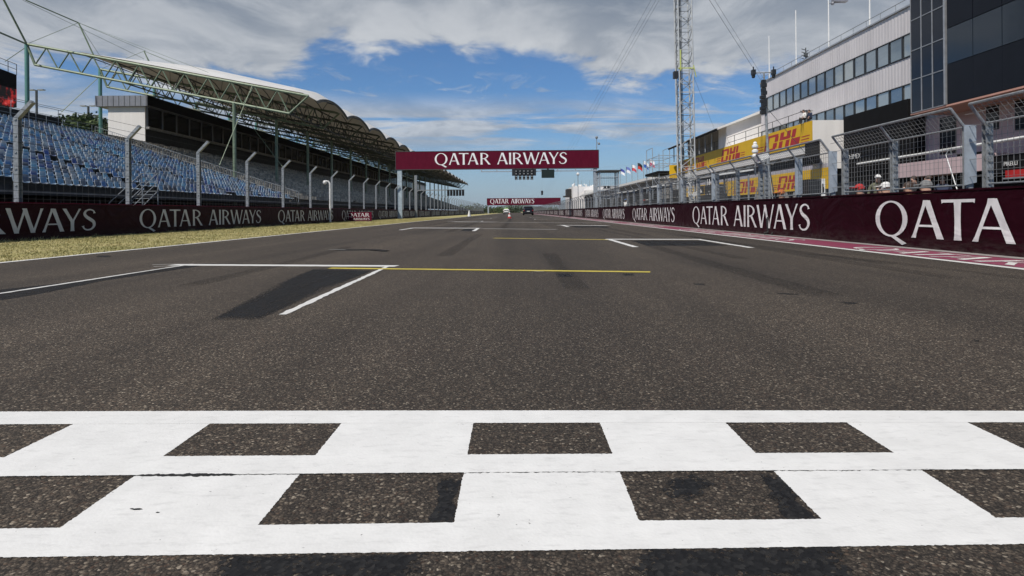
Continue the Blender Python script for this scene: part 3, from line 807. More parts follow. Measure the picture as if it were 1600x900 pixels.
vis = sorted([s for s in spots if onscreen(s)], key=lambda s: s[0]**2+s[1]**2)
near = vis[:100]; nset = set(near)
smeshes = {}
for i, s in enumerate(near):
    key = s[3]
    if key not in smeshes:
        mb = MB(); mb.add(SV, SF); mb.c = seat_colors(key); smeshes[key] = mb.mesh('seat', M_SEAT)
    inst(smeshes[key], 'seat', gs, Vector(s[:3])-gs.location)
mb = MB(); mb.c = []
for s in spots:
    if s in nset: continue
    g_ = rs.gauss(0,.05); mb.add([(a+s[0]+g_*(c-.4), b+s[1], c+s[2]) for a, b, c in SV], SF); v = rs.uniform(.8,1.3); mb.c += seat_colors(tuple(q*v for q in s[3]))
tag(mb.build('seats', M_SEAT, gs), kind='stuff')
mb = MB(); mb.c = []
BR = [(.34,.30,.24),(.22,.20,.17),(.42,.38,.31),(.10,.095,.09)]
for k in range(ROWS):
    x = GX-k*RD-.45; z = GZ+k*RH_; y = 60.2
    while y < 250:
        if (y-60) % 11 > .9:
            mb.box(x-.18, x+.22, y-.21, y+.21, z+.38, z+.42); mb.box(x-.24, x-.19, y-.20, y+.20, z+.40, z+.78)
            cc_ = rs.choice(BR); g_ = 1 if y < 82 else .55; mb.c += [(cc_[0]*g_,cc_[1]*g_,cc_[2]*g_,1)]*16  # farther seats dimmed in colour to imitate the canopy's shade
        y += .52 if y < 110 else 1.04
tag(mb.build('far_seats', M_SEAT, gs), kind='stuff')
# railing that climbs the end of the blue block, rail along the top, stair at the front
mb = MB(); pts = [(GX-k*RD*2, 59.3, GZ+k*RH_*2) for k in range(ROWS//2+1)]
for p in pts: mb.bar(p, (p[0],p[1],p[2]+1.05), .03, 5)
for dz in (.5, 1.05): mb.tube([(a,b,c+dz) for a,b,c in pts], .028, 5)
for (a, b) in zip(pts, pts[1:]):
    for k in range(1, 8): t = k/8; q = Vector(a)+(Vector(b)-Vector(a))*t; mb.bar(q+Vector((0,0,.05)), q+Vector((0,0,1.05)), .010, 4)
mb.build('end_railing', M_STEEL, gs)
mb = MB(); xt = GX-ROWS*RD+.1; zt = GZ+ROWS*RH_
for k in range(24): y = 15+k*1.9; mb.bar((xt,y,zt-.3), (xt,y,zt+1.1), .025, 5)
for dz in (.4,.75,1.1): mb.bar((xt,15,zt+dz), (xt,59,zt+dz), .022, 5)
mb.build('top_railing', M_STEEL, gs)
mb = MB()
for sx_ in (0, -.9):
    for dz in (.0,.5,1.0):
        mb.bar((GX+.9+sx_, 31.6, .3+dz), (GX+.9+sx_, 34.4, 2.0+dz), .022, 5)
    for t in (0,.5,1): mb.bar((GX+.9+sx_, 31.6+2.8*t, .2+1.7*t), (GX+.9+sx_, 31.6+2.8*t, 1.3+1.7*t), .022, 5)
    mb.bar((GX+.9+sx_,34.4,0), (GX+.9+sx_,34.4,3.0), .025, 5)
for k in range(9): t = k/8; mb.box(GX+.0, GX+.9, 31.6+2.8*t-.12, 31.6+2.8*t+.12, .28+1.7*t, .31+1.7*t)
for dz in (2.5,3.0): mb.bar((GX+.9,34.4,dz), (GX,34.4,dz), .02, 5)
mb.build('access_stair', M_STEEL, gs)

# suite building above the top rows
BX, B0, B1 = -42.0, 69.5, 285
sb = thing('suite_building', (BX-2, B0, 0), 'white suite block with dark glazing and grey fascia above the grandstand rows', 'building')
zs, zw, zf = 10.6, 13.0, 14.2
mb = MB(); mb.box(BX-4.2, BX, B0, B1, 6, zw); mb.build('wall', M_WWALL, sb)
mb = MB(); mb.box(BX-5.4, BX+.5, B0-.4, B1, zw+.003, zf); mb.build('fascia', M_GREYF, sb)
mb = MB()
for x in np.arange(BX-5.2, BX+.4, .62): mb.box(x, x+.03, B0-.43, B0-.4, zw+.02, zf-.02)
mb.build('fascia_seams', M_DSTEEL, sb)
mb = MB(); mb.box(BX-.0, BX+.06, B0+.05, B1, 6.2, zs-.15); mb.build('lower_wall', M_CONCD, sb)
mb = MB(); mb.box(BX, BX+.45, B0+.05, B1, zs-.15, zs+.12); mb.build('sill', M_CONC, sb)
mb = MB(); mb.box(BX+.46, BX+.55, B0-.3, B1, zw+.1, zf+.03); mb.build('dark_fascia', M_BLACK, sb)
n = 60; wd = 3.0
mb = MB(); mb.box(BX+.004, BX+.03, .06, wd-.06, zs+.12, zw-.02); gm = mb.mesh('window', glass('box_glass', (.006,.007,.008), .12, .2), (BX-2, B0, 0))
mb = MB(); mb.box(BX, BX+.16, -.06, .06, zs+.12, zw); fm = mb.mesh('mullion', M_GREYF, (BX-2, B0, 0))
for k in range(n):
    w_ = inst(gm, 'window', sb, (0, B0+.3+k*wd, 0)); f_ = inst(fm, 'mullion', w_, (0, 0, 0))
# sub-part keeps its place through its window

# canopy
D1, SB, NB = 60.0, 10.6, 18
cn = thing('canopy', (-33, D1, 0), 'scalloped white membrane canopy on green steel trusses over the grandstand', 'canopy')
def tz(x): return 17.55+(x+47.8)*(12.15-17.55)/(-19.9+47.8)
def bz(x): return 15.5+(x+47.0)*(10.5-15.5)/(-22.1+47.0)
mbt = MB()
mbt.bar((-47.8,0,tz(-47.8)), (-20.2,0,tz(-20.2)), .13, 8); mbt.bar((-47.0,0,bz(-47)), (-22.1,0,bz(-22.1)), .12, 8)
mbt.bar((-47.8,0,tz(-47.8)), (-47,0,bz(-47)), .12, 8); mbt.bar((-22.1,0,bz(-22.1)), (-20.2,0,tz(-20.2)), .10, 8)
nb = 11
for i in range(nb):
    x0 = -47+24.9*i/nb; x1 = -47+24.9*(i+1)/nb; xm = (x0+x1)/2
    mbt.bar((x0,0,bz(x0)), (xm,0,tz(xm)), .065, 6); mbt.bar((xm,0,tz(xm)), (x1,0,bz(x1)), .065, 6)
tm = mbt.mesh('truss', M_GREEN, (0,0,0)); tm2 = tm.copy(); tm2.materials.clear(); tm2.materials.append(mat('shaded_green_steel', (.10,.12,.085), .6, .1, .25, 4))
off = Vector((33,0,0))
mbc = MB(); mbc.bar((-27.5,0,0), (-27.5,0,bz(-27.5)), .17, 10); cmz = mbc.mesh('column', M_GREEN, (0,0,0))
mbr = MB(); mbr.bar((-47.8,0,0), (-47.8,0,tz(-47.8)), .19, 10); rmz = mbr.mesh('rear_column', M_GREEND, (0,0,0))
mbb = MB(); mbb.bar((-27.5,0,10.5), (-27.2,1,tz(-27.5)), .03, 5)
def rise(t): return 1.3*math.sin(math.pi*min(t,.5))**.8*(1-.75*max(0,t-.5))
nu, nv = 16, 12
def vault_pt(u, v, dz=0):
    x = -42.6+23.3*u; y = SB*v
    hook = -.55*max(0,(u-.93)/.07)**2
    return (x, y, tz(x)+.16+dz+hook+rise(u)*math.sin(math.pi*v)**.8)
mbv = MB()
mbv.add([vault_pt(i/nu, j/nv, .05) for i in range(nu+1) for j in range(nv+1)], [(i*(nv+1)+j, (i+1)*(nv+1)+j, (i+1)*(nv+1)+j+1, i*(nv+1)+j+1) for i in range(nu) for j in range(nv)])
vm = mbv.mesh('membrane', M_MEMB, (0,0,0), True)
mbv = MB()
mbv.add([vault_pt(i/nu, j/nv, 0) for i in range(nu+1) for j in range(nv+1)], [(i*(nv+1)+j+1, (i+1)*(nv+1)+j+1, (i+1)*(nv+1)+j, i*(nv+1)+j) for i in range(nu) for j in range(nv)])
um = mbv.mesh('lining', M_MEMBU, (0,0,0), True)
mbv = MB()
for i in range(0, nu+1, 2): mbv.tube([vault_pt(i/nu, j/8, -.14) for j in range(9)], .05, 5)
for i in range(0, nu, 2):
    mbv.tube([vault_pt((i+k)/nu, k/4+.0, -.2) for k in range(3)], .04, 4); mbv.tube([vault_pt((i+2-k)/nu, .5+k/4, -.2) for k in range(3)], .04, 4)
    mbv.bar(vault_pt(i/nu,.5,-.2), vault_pt((i+2)/nu,.5,-.2), .045, 5)
mbv.tube([vault_pt(1, j/12, .02) for j in range(13)], .09, 6)
rm = mbv.mesh('rib_frame', M_DSTEEL, (0,0,0))
mbm = MB(); ax, az2 = -42.7, 19.6
mbm.bar((-41.2,0,tz(-41.2)), (ax,0,az2), .07, 6)
mbm.bar((ax,0,az2), (-47.8,0,tz(-47.8)), .025, 4); mbm.bar((ax,0,az2), (-30,0,tz(-30)+.5), .02, 4)
mbm.bar((ax,0,az2), (ax+.2,SB,az2), .022, 4); mbm.bar((ax,0,az2), (-43.6,SB*.5,tz(-43.6)), .02, 4)
mm = mbm.mesh('mast', M_GREEN, (0,0,0))
for k in range(NB+1):
    dy = k*SB
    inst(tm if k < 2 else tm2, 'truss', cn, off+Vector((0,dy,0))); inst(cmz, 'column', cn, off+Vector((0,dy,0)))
    inst(rmz, 'rear_column', cn, off+Vector((0,dy,0)))
    if k < 8: inst(mm, 'mast', cn, off+Vector((0,dy,0)))
    if k < NB:
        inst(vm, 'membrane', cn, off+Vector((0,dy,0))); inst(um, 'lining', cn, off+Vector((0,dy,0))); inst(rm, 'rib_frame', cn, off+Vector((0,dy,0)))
ylast = D1+NB*SB
mb = MB()
for x in (-22.6, -27.5, -33.5, -39.5):
    zt_, zb_ = tz(x)-.12, bz(x)+.1
    mb.bar((x,D1,zt_), (x,ylast,zt_), .075, 5); mb.bar((x,D1,zb_), (x,ylast,zb_), .075, 5)
    m = int((ylast-D1)/2.65)
    for i in range(m):
        y0 = D1+i*(ylast-D1)/m; y1 = D1+(i+1)*(ylast-D1)/m; ym = (y0+y1)/2
        mb.bar((x,y0,zb_), (x,ym,zt_), .045, 4); mb.bar((x,ym,zt_), (x,y1,zb_), .045, 4)
mb.build('long_truss', M_DSTEEL, cn)
mb = MB()
mb.bar((-47.8,D1,17.55), at(4,-4,D1-2), .09, 6); mb.bar((-47.8,D1,17.55), at(-30,38,D1-8), .09, 6)
mb.bar((-47.8,D1,17.3), at(8,96,D1+3), .035, 5); mb.bar(at(40,0,D1-3), (ax,D1,az2), .06, 5); mb.bar(at(35,0,D1-3), at(225,92,D1+9), .02, 4)
mb.bar(at(160,115,D1+10), at(96,175,D1+6), .04, 4)
mb.bar(at(395,132,D1), at(343,258,D1-5), .035, 5); mb.bar(at(392,195,D1+9), at(445,265,D1+4), .035, 5)
mb.build('tie_rods', M_GREEN, cn)

# LED screen behind the seats
vs_ = thing('video_screen', at(0,165,62), 'big black video screen showing a red figure behind the far left seats', 'screen')
c0 = at(-30,96,60); c1 = at(26,117,64); b1_ = at(26,168,64); b0_ = at(-30,160,60)
mb = MB(); nrm = (Vector(c1)-Vector(c0)).cross(Vector((0,0,1))).normalized()
mb.prism([b0_, b1_, c1, c0], -nrm*.6); mb.build('casing', M_BLACK, vs_)
m_, t_, n_, l_, bs_ = nodes('screen_picture')
cc_ = n_.new('ShaderNodeTexCoord').outputs['Object']
nz_ = tex(t_, 'ShaderNodeTexNoise', cc_, Scale=1.1, Detail=4, Roughness=.6); 
l_.new(ramp(t_, nz_.outputs[0], [(.47,(.004,.003,.004)),(.56,(.30,.012,.012)),(.66,(.62,.05,.04)),(.75,(.5,.28,.34))]), bs_.inputs['Emission Color'])
bs_.inputs['Emission Strength'].default_value = .9; bs_.inputs['Base Color'].default_value = (.005,.005,.005,1)
mb = MB(); fr = nrm*.012; e = .03
mb.add([Vector(b0_)*1+fr, Vector(b1_)+fr, Vector(b1_)*.45+Vector(c1)*.55+fr, Vector(b0_)*.45+Vector(c0)*.55+fr], [(0,1,2,3)]); mb.build('picture', m_, vs_)
mb = MB()
for t in (0,.25,.5,.75,1):
    p = Vector(c0)+(Vector(c1)-Vector(c0))*t; mb.bar(p, p+Vector((0,0,1.1)), .035, 5)
for dz in (.55,1.1): mb.bar(Vector(c0)+Vector((0,0,dz)), Vector(c1)+Vector((0,0,dz)), .03, 5)
for t in (.2,.8):
    p = Vector(b0_)+(Vector(b1_)-Vector(b0_))*t; mb.bar(p-nrm*.3, (p.x-nrm.x*.3, p.y-nrm.y*.3, 0), .2, 8)
mb.build('maintenance_rail', M_DSTEEL, vs_)
# dark hoarding behind the top row, left
hb = thing('hoarding', (-43, 40, 0), 'low dark hoarding with railings behind the top row of blue seats', 'fence')
mb = MB(); mb.box(-43.2, -43.0, 16, 58, 0, 9.9); mb.build('panel', M_CONCD, hb)
mb = MB()
for k in range(16): mb.bar((-42.9, 17+k*2.7, 9.0), (-42.9, 17+k*2.7, 10.6), .03, 5)
mb.bar((-42.9,16,10.6), (-42.9,58,10.6), .025, 5); mb.build('rail', M_STEEL, hb)

# ------------------------------------------------------------------ trees
def tree(name, loc, h, rad, label, cat='tree', group=None, mt=None, n=900, seed=1, trunk_h=.35):
    rt = random.Random(seed); r = thing(name, loc, label, cat, group); x, y, z = loc
    mb = MB(); top = h*.75
    mb.bar((x,y,z), (x,y,z+h*.45), rad*.09, 7, rad*.06); lobes = []
    for i in range(9):
        a = rt.uniform(0,6.28); q = rt.uniform(.25,.75)*rad; zz2 = z+h*rt.uniform(trunk_h+.1,.86)
        c = (x+q*math.cos(a), y+q*math.sin(a), zz2); lobes.append((c, rad*rt.uniform(.34,.55)))
        mb.bar((x,y,z+h*rt.uniform(.3,.45)), c, rad*.04, 5, rad*.015)
    mb.build('trunk', M_BARK, r)
    mb = MB()
    for i in range(n):
        c, q = rt.choice(lobes); d = Vector((rt.gauss(0,1), rt.gauss(0,1), rt.gauss(0,1))).normalized()*q*rt.uniform(.5,1.05)
        p = Vector(c)+Vector((d.x, d.y, d.z*.85)); s_ = rad*rt.uniform(.05,.10)
        a = Vector((rt.gauss(0,1),rt.gauss(0,1),rt.gauss(0,1))).normalized(); b = a.orthogonal().normalized(); c2 = a.cross(b)
        mb.add([p-b*s_, p+c2*s_*.6, p+b*s_, p-c2*s_*.6], [(0,1,2,3)])
    mb.build('crown', mt or M_LEAF, r); return r
for i, (px, py, d, rad, dark, lab) in enumerate([
    (106,176,86,4.2,0,'bushy green tree just beyond the top of the blue seats'),
    (76,182,84,3.0,0,'low green tree behind the dark hoarding, by the lamp pole'),
    (158,178,92,4.2,1,'dark green tree beside the white end of the suite block'),
    (176,184,88,2.2,1,'small dark shrubby tree in front of the suite block end'),
    (45,176,84,2.4,1,'dark tree peeping over the hoarding near the green rear column')]):
    p = at(px, py, d); h = p.z+rad*.25
    tree('leafy_tree', (p.x, p.y, 0), h, rad, lab, mt=M_LEAFD if dark else M_LEAF, n=1500, seed=i+3, trunk_h=.55, group='trees behind the seats')
far = [(772,326,330,5),(756,325,300,5),(783,325,420,7),(806,325,460,8),(768,327,380,5),(800,326,420,5),(866,327,420,5),(742,322,290,5),(728,322,288,5),(846,327,470,6)]
for i, (px, py, d, rad) in enumerate(far):
    p = at(px, py+1.5, d)
    tree('distant_tree', (p.x, d, 0), max(3, p.z+1), rad, 'far-off green tree closing the end of the straight', group='trees at the end of the straight', mt=M_LEAFD if i % 2 else M_LEAF, n=500, seed=40+i, trunk_h=.1)

# ------------------------------------------------------------------ overhead gantries
def gantry(d, pl, pr, ptop, pbot, tx0, tx1, label, lit=True, zdeep=.5):
    xl, xr = at(pl, 331, d).x, at(pr, 331, d).x; zt_ = at((pl+pr)/2, ptop, d).z; zb_ = at((pl+pr)/2, pbot, d).z
    g = thing('sign_gantry', ((xl+xr)/2, d, 0), label, 'gantry', 'sign gantries across the track')
    mb = MB(); mb.box(xl, xr, d, d+zdeep, zb_, zt_); mb.build('sign_panel', M_MARG, g)
    mb = MB(); e = .05
    mb.box(xl-e, xl, d-.02, d+zdeep, zb_-e, zt_+e); mb.box(xr, xr+e, d-.02, d+zdeep, zb_-e, zt_+e); mb.box(xl, xr, d-.02, d+zdeep, zt_, zt_+e); mb.box(xl, xr, d-.02, d+zdeep, zb_-e, zb_)
    mb.build('sign_frame', M_DSTEEL, g)
    a, b = at(tx0, 331, d).x, at(tx1, 331, d).x; hh = (zt_-zb_)
    mb = MB(); text_into(mb, QA, (a, d-.006, zb_+hh*.24), (1,0,0), (0,0,1), (0,-1,0), b-a, hh*.66, .002); mb.build('lettering', mat('white_sign_letter', (.88,.88,.88), .5, 0, .03), g)
    return g, xl, xr, zt_, zb_
D_G = 68.0
g1, xl, xr, zt_, zb_ = gantry(D_G, 619, 936, 236, 263.5, 680, 887, 'maroon start gantry with white airline lettering, start lights and screen hung below')
mb = MB(); px_ = at(624.5,331,D_G).x
mb.box(px_-.24, px_+.24, D_G+.05, D_G+.45, 0, zb_-.052); mb.build('post', mat('pale_blue_steel', (.42,.50,.55), .5, .1), g1)
mb = MB(); px_ = at(931,331,D_G).x; mb.box(px_-.20, px_+.20, D_G+.05, D_G+.45, 0, zb_-.052); mb.build('post', M_STEELB, g1)
mb = MB(); zr = at(840,267.5,D_G).z; x0_, x1_ = at(752,331,D_G).x, at(932,331,D_G).x
mb.box(x0_, x1_, D_G-.02, D_G+.08, zr-.05, zr+.05)
for px in (753,777,814,846,872,900,925): q = at(px,331,D_G).x; mb.box(q-.05, q+.05, D_G-.01, D_G+.07, zr+.05, zb_-.05)
mb.build('hanging_rail', M_STEELB, g1)
mb = MB(); a = at(800,264.5,D_G); b = at(837.5,274.5,D_G); mb.box(a.x, b.x, D_G-.34, D_G-.1, b.z, a.z)
mb.box(a.x+.3, a.x+.45, D_G-.2, D_G-.03, a.z-.1, zb_-.02); mb.box(b.x-.45, b.x-.3, D_G-.2, D_G-.03, a.z-.1, zb_-.02)
sl_ = mb.build('start_lights', M_BLACKM, g1)
lens = mat('dark_lamp_lens', (.03,.01,.01), .15); lens2 = mat('pale_lamp_lens', (.42,.43,.42), .2)
for k in range(5):
    q = at(807+6.1*k, 331, D_G).x
    mb = MB(); mb.box(q-.15, q+.15, D_G-.40, D_G-.345, at(820,281.3,D_G).z, a.z-.05)
    for j in range(4): zc = a.z-.2-.30*j; mb.lathe((q, D_G-.42, zc), [(.001,-.05),(.11,-.05),(.11,.05),(.001,.05)], 10)
    lb = mb.build('light_column', M_BLACKM, sl_)
mb = MB()
for k in range(5):
    q = at(807+6.1*k, 331, D_G).x
    for j in range(4): zc = a.z-.24-.30*j; mb.box(q-.06, q+.06, D_G-.535, D_G-.532, zc-.05, zc+.05)
mb.build('lens', lens2, sl_)
mb = MB(); a = at(846,265,D_G); b = at(866,278,D_G); mb.box(a.x, b.x, D_G-.25, D_G-.05, b.z, a.z); mb.box((a.x+b.x)/2-.1, (a.x+b.x)/2+.1, D_G-.1, D_G-.03, a.z, zb_)
mb.build('screen', mat('dark_green_screen', (.012,.02,.016), .3), g1)
mb = MB(); q = at(933,235,D_G)
mb.bar((q.x,D_G+.3,zt_+.04), (q.x,D_G+.3,zt_+1.5), .04, 6); mb.ball((q.x,D_G+.3,zt_+1.45), .16); mb.ball((q.x+.25,D_G+.3,zt_+.75), .14); mb.bar((q.x,D_G+.3,zt_+.85),(q.x+.25,D_G+.3,zt_+.85),.03,5)
mb.build('camera_mast', M_STEEL, g1)
g2, xl2, xr2, zt2, zb2 = gantry(250, 761, 876, 309.5, 320.3, 766, 835, 'smaller maroon gantry far down the straight with airline lettering off-centre')
mb = MB()
for q in (xl2+.5, xr2-.5): mb.box(q-.3, q+.3, 250.05, 250.5, 0, zb2-.055)
mb.build('post', M_STEELB, g2)

# secondary light pole on the left
lp = thing('light_gantry', (at(650,331,80).x, 80, 0), 'grey cantilever post with a double row of black lights above the left fence', 'signal')
q = at(650,331,80).x; za = at(690,297,80).z
mb = MB(); mb.box(q-.16, q+.16, 79.85, 80.15, 0, at(650,274,80).z); mb.build('post', M_STEEL, lp)
x1_ = at(726,331,80).x; mb = MB(); mb.box(q+.16, x1_, 79.93, 80.07, za-.06, za+.06); mb.build('arm', M_STEEL, lp)
for k in range(6):
    c = at(701+4.6*k, 331, 80).x
    mb = MB(); mb.box(c-.15, c+.15, 79.7, 79.92, za-.78, za+.02)
    for j in (0,1): mb.lathe((c, 79.68, za-.25-.38*j), [(.001,-.10),(.12,-.10),(.12,.10),(.001,.10)], 8)
    mb.build('lamp_unit', M_BLACKM, lp)

# ------------------------------------------------------------------ trackside board, cones, cars
sg = thing('trackside_sign', (at(559,346,48).x, 48, 0), 'small bright maroon airline board standing on the grass before the left barrier', 'sign')
a, b = at(539,331,48).x, at(580.5,331,48).x; z1 = at(559,331,48).z-.02; z0 = .04
mb = MB(); mb.box(a, b, 48, 48.09, z0, z1); mb.build('board', M_MARG, sg)
mb = MB()
ww = b-a
text_into(mb, 'QATAR', (a+.10*ww, 47.994, z0+.47*(z1-z0)), (1,0,0), (0,0,1), (0,-1,0), ww*.82, (z1-z0)*.42, .0015)
text_into(mb, 'AIRWAYS', (a+.30*ww, 47.994, z0+.10*(z1-z0)), (1,0,0), (0,0,1), (0,-1,0), ww*.63, (z1-z0)*.25, .0015)
mb.build('lettering', M_LETW, sg)
mb = MB(); mb.box(a+.1, a+.3, 47.8, 48.4, 0, .04); mb.box(b-.3, b-.1, 47.8, 48.4, 0, .04); mb.build('foot', M_DSTEEL, sg)

def cone(px, d, label, orange, h=.72):
    x = at(px,331,d).x; c = thing('traffic_cone', (x,d,.005), label, 'cone', 'traffic cones on the straight')
    s_ = h/.72
    mb = MB(); mb.box(x-.24*s_, x+.24*s_, d-.24*s_, d+.24*s_, .006, .05); mb.build('base', M_CONE if orange else M_RUBB, c)
    mb = MB(); mb.lathe((x,d,0), [(.19*s_,.052),(.155*s_,.20*s_)], 14); mb.lathe((x,d,0), [(.105*s_,.42*s_),(.075*s_,.55*s_)], 14); mb.build('body', M_CONE if orange else M_CONEW, c)
    mb = MB(); mb.lathe((x,d,0), [(.154*s_,.202*s_),(.106*s_,.418*s_)], 14); mb.lathe((x,d,0), [(.074*s_,.552*s_),(.03*s_,.72*s_)], 14); mb.build('white_band', M_CONEW, c)
cone(796, 62, 'red and white traffic cone out on the track ahead of the dark car', 1, .66)
cone(733, 88, 'white traffic cone with black base at the edge of the grass', 0, .95)

def car(x, y, label, mbody, w, l, h, white=False):
    c = thing('suv' if not white else 'course_car', (x,y,.005), label, 'car')
    # lofted sections along the length: (t, half width, belly, shoulder, roof half width, roof)
    secs = [(0,.40,.42,.78,.34,.80),(.02,.47,.30,.95,.40,1.00),(.06,.49,.26,1.0,.41,h*.90),(.14,.50,.24,1.02,.40,h*.985),(.35,.50,.24,1.03,.395,h),(.55,.50,.24,1.02,.385,h*.965),
            (.70,.50,.24,1.0,.37,1.06),(.85,.49,.25,.93,.38,.97),(.97,.45,.30,.78,.36,.80),(1,.40,.40,.66,.33,.68)]
    vs = []; fs = []
    for (t, hw, z0, zs_, rw, zr_) in secs:
        yy = y+l*t
        pr = [(hw*.92,z0),(hw,z0+.15),(hw,(z0+zs_)/2),(hw*.97,zs_),((hw*.97+rw)/2,(zs_+zr_)/2+.02),(rw,zr_-.03),(rw*.7,zr_+.015)]
        ring_ = [(x+a*w, yy, b) for a, b in pr]+[(x-a*w, yy, b) for a, b in reversed(pr)]
        vs += ring_
    n = 14; m = len(secs)
    for i in range(m-1):
        for j in range(n): fs.append((i*n+j, i*n+(j+1)%n, (i+1)*n+(j+1)%n, (i+1)*n+j))
    fs += [tuple(range(n-1,-1,-1)), tuple((m-1)*n+j for j in range(n))]
    mb = MB(); mb.add(vs, fs); mb.build('body', mbody, c, smooth=True)
    mb = MB(); mb.prism([(x-.37*w, y+.015*l, 1.05), (x+.37*w, y+.015*l, 1.05), (x+.34*w, y+.085*l, h*.90), (x-.34*w, y+.085*l, h*.90)], (0,-.03,.01)); mb.build('rear_window', M_NAVY, c)
    for s_ in (-1,1):
        mb = MB(); mb.box(x+s_*.41*w-.11, x+s_*.41*w+.11, y-.02, y+.10, .78, .98); mb.build('tail_light', M_TAIL, c)
        mb = MB(); mb.box(x+s_*(.485*w), x+s_*(.485*w+.012), y+.2*l, y+.58*l, 1.06, h*.88); mb.build('side_window', M_NAVY, c)
        mb = MB(); mb.box(x+s_*.53*w-.08, x+s_*.53*w+.08, y+.66*l, y+.68*l, 1.0, 1.15); mb.build('mirror', mbody, c)
        for t in (.19,.80):
            mb = MB(); mb.bar((x+s_*.36*w, y+l*t, .34), (x+s_*.50*w, y+l*t, .34), .34, 18); wh = mb.build('wheel', M_RUBB, c)
            mb = MB(); mb.bar((x+s_*.50*w, y+l*t, .34), (x+s_*.505*w, y+l*t, .34), .21, 14); mb.build('rim', M_STEEL, wh)
    mb = MB(); mb.box(x-.26, x+.26, y-.03, y+.01, .68, .79); mb.build('number_plate', M_CONEW, c)
    mb = MB(); mb.box(x-.40*w, x+.40*w, y-.05, y+.1, .40, .55); mb.build('bumper', M_BLACKM, c)
    return c
car(at(825.5,331,112).x, 112, 'dark estate-style car seen from behind far down the straight', M_CARB, 1.95, 4.6, 1.66)
cw = car(at(791,331,190).x, 190, 'small white car with green roof panel far off, left of the dark car', M_CARW, 1.85, 4.4, 1.6, True)
x = at(791,331,190).x; mb = MB(); mb.box(x-.6, x+.6, 191, 191.5, 1.63, 1.95); mb.build('roof_panel', M_GREENL, cw)

# ------------------------------------------------------------------ pit building
def banner_logo(mb, y_left, y_right, z0, h, x):
    """letter group: slanted D H L with speed lines; y_left is the reader's left (far), laid on a wall facing -x"""
    Wd = y_left-y_right; sh = .42*h
    def q(a0, a1, b0, b1, k=0):            # a: 0..1 along the group, b: 0..1 height, sheared
        pts = [(x-.004-.002*k, y_left-(a*Wd+ (b-.5)*sh), z0+b*h) for a, b in ((a0,b0),(a1,b0),(a1,b1),(a0,b1))]
        mb.add(pts, [(0,1,2,3)])
    g = .46
    q(.20,.44,.86,1); q(.20,.275,.52,.86); q(.385,.45,.52,.858); q(.20,.275,0,g); q(.275,.42,0,.15); q(.365,.44,.15,g)
    q(.48,.545,.52,1); q(.60,.665,.52,1); q(.545,.60,.52,.70); q(.48,.545,0,g); q(.60,.665,0,g)
    q(.69,.755,.52,1); q(.69,.84,0,g)
    for k in range(3):
        b = .02+.17*k; q(.03,.175,b,b+.06); q(.865,.99,b,b+.06)
FXX = 22.0
pb = thing('pit_building', (FXX, 45, 0), 'three-storey white clad pit building with two ribbons of windows on the right', 'building')
Y0, Y1, ZR = 30.9, 54.6, 11.9
mb = MB(); mb.box(FXX+.08, 36, 18, Y1, 0, ZR-.05); mb.build('wall', M_WPANEL, pb)
def corrug(z0, z1, name):
    mb = MB(); p = .30; n = int((Y1-Y0)/p); vs = []
    for i in range(n):
        y = Y0+i*p
        for dy, dx in ((0,0),(.09,0),(.13,-.012),(.25,-.012),(.29,0)): vs += [(FXX+.05+dx, y+dy, z0), (FXX+.05+dx, y+dy, z1)]
    m = len(vs)//2
    mb.add(vs, [(2*i+1, 2*i+3, 2*i+2, 2*i) for i in range(m-1)]); mb.build(name, M_WPANEL, pb)
corrug(10.42, ZR, 'cladding'); corrug(7.62, 9.08, 'cladding'); corrug(5.0, 6.28, 'cladding')
mb = MB(); mb.box(FXX-.06, FXX+.4, Y0, Y1+.1, ZR-.02, ZR+.07); mb.build('roof_edge', M_SILV, pb)
mb = MB()
for k in range(17): y = Y0+k*1.48; mb.bar((FXX+.1,y,ZR), (FXX+.1,y,ZR+.5), .018, 5)
mb.bar((FXX+.1,Y0,ZR+.5), (FXX+.1,Y1,ZR+.5), .022, 5); mb.build('roof_rail', M_STEEL, pb)
rr_ = random.Random(6); PANES = [M_GLASS]
for q_, c_ in enumerate(((.28,.34,.38),(.44,.49,.50),(.52,.55,.53))):
    g_ = glass('window_glass_%s' % ('smoked','clear','blinds')[q_], c_, .05+.06*(q_==2), .8); g_.node_tree.nodes['Principled BSDF'].inputs['Metallic'].default_value = .85-.25*(q_==2); PANES.append(g_)
nw = 19; ww = (Y1-.1-Y0)/nw
for (z0, z1) in ((9.1,10.4),(6.3,7.6)):
    mb = MB(); t = .05
    mb.box(FXX-.01, FXX+.075, 0, t, z0, z1); mb.box(FXX-.01, FXX+.075, ww-t, ww-.002, z0, z1); mb.box(FXX-.01, FXX+.075, t, ww-t, z0, z0+t); mb.box(FXX-.01, FXX+.075, t, ww-t, z1-t, z1)
    wf = mb.mesh('window', M_FRAME, (FXX,45,0)); mb = MB(); mb.box(FXX+.045, FXX+.07, t, ww-t, z0+t, z1-t); gls = [mb.mesh('pane', g_, (FXX,45,0)) for g_ in PANES]
    for k in range(nw):
        w_ = inst(wf, 'window', pb, (0, Y0+k*ww, 0)); inst(gls[rr_.choice((0,0,1,2,3))], 'pane', w_)
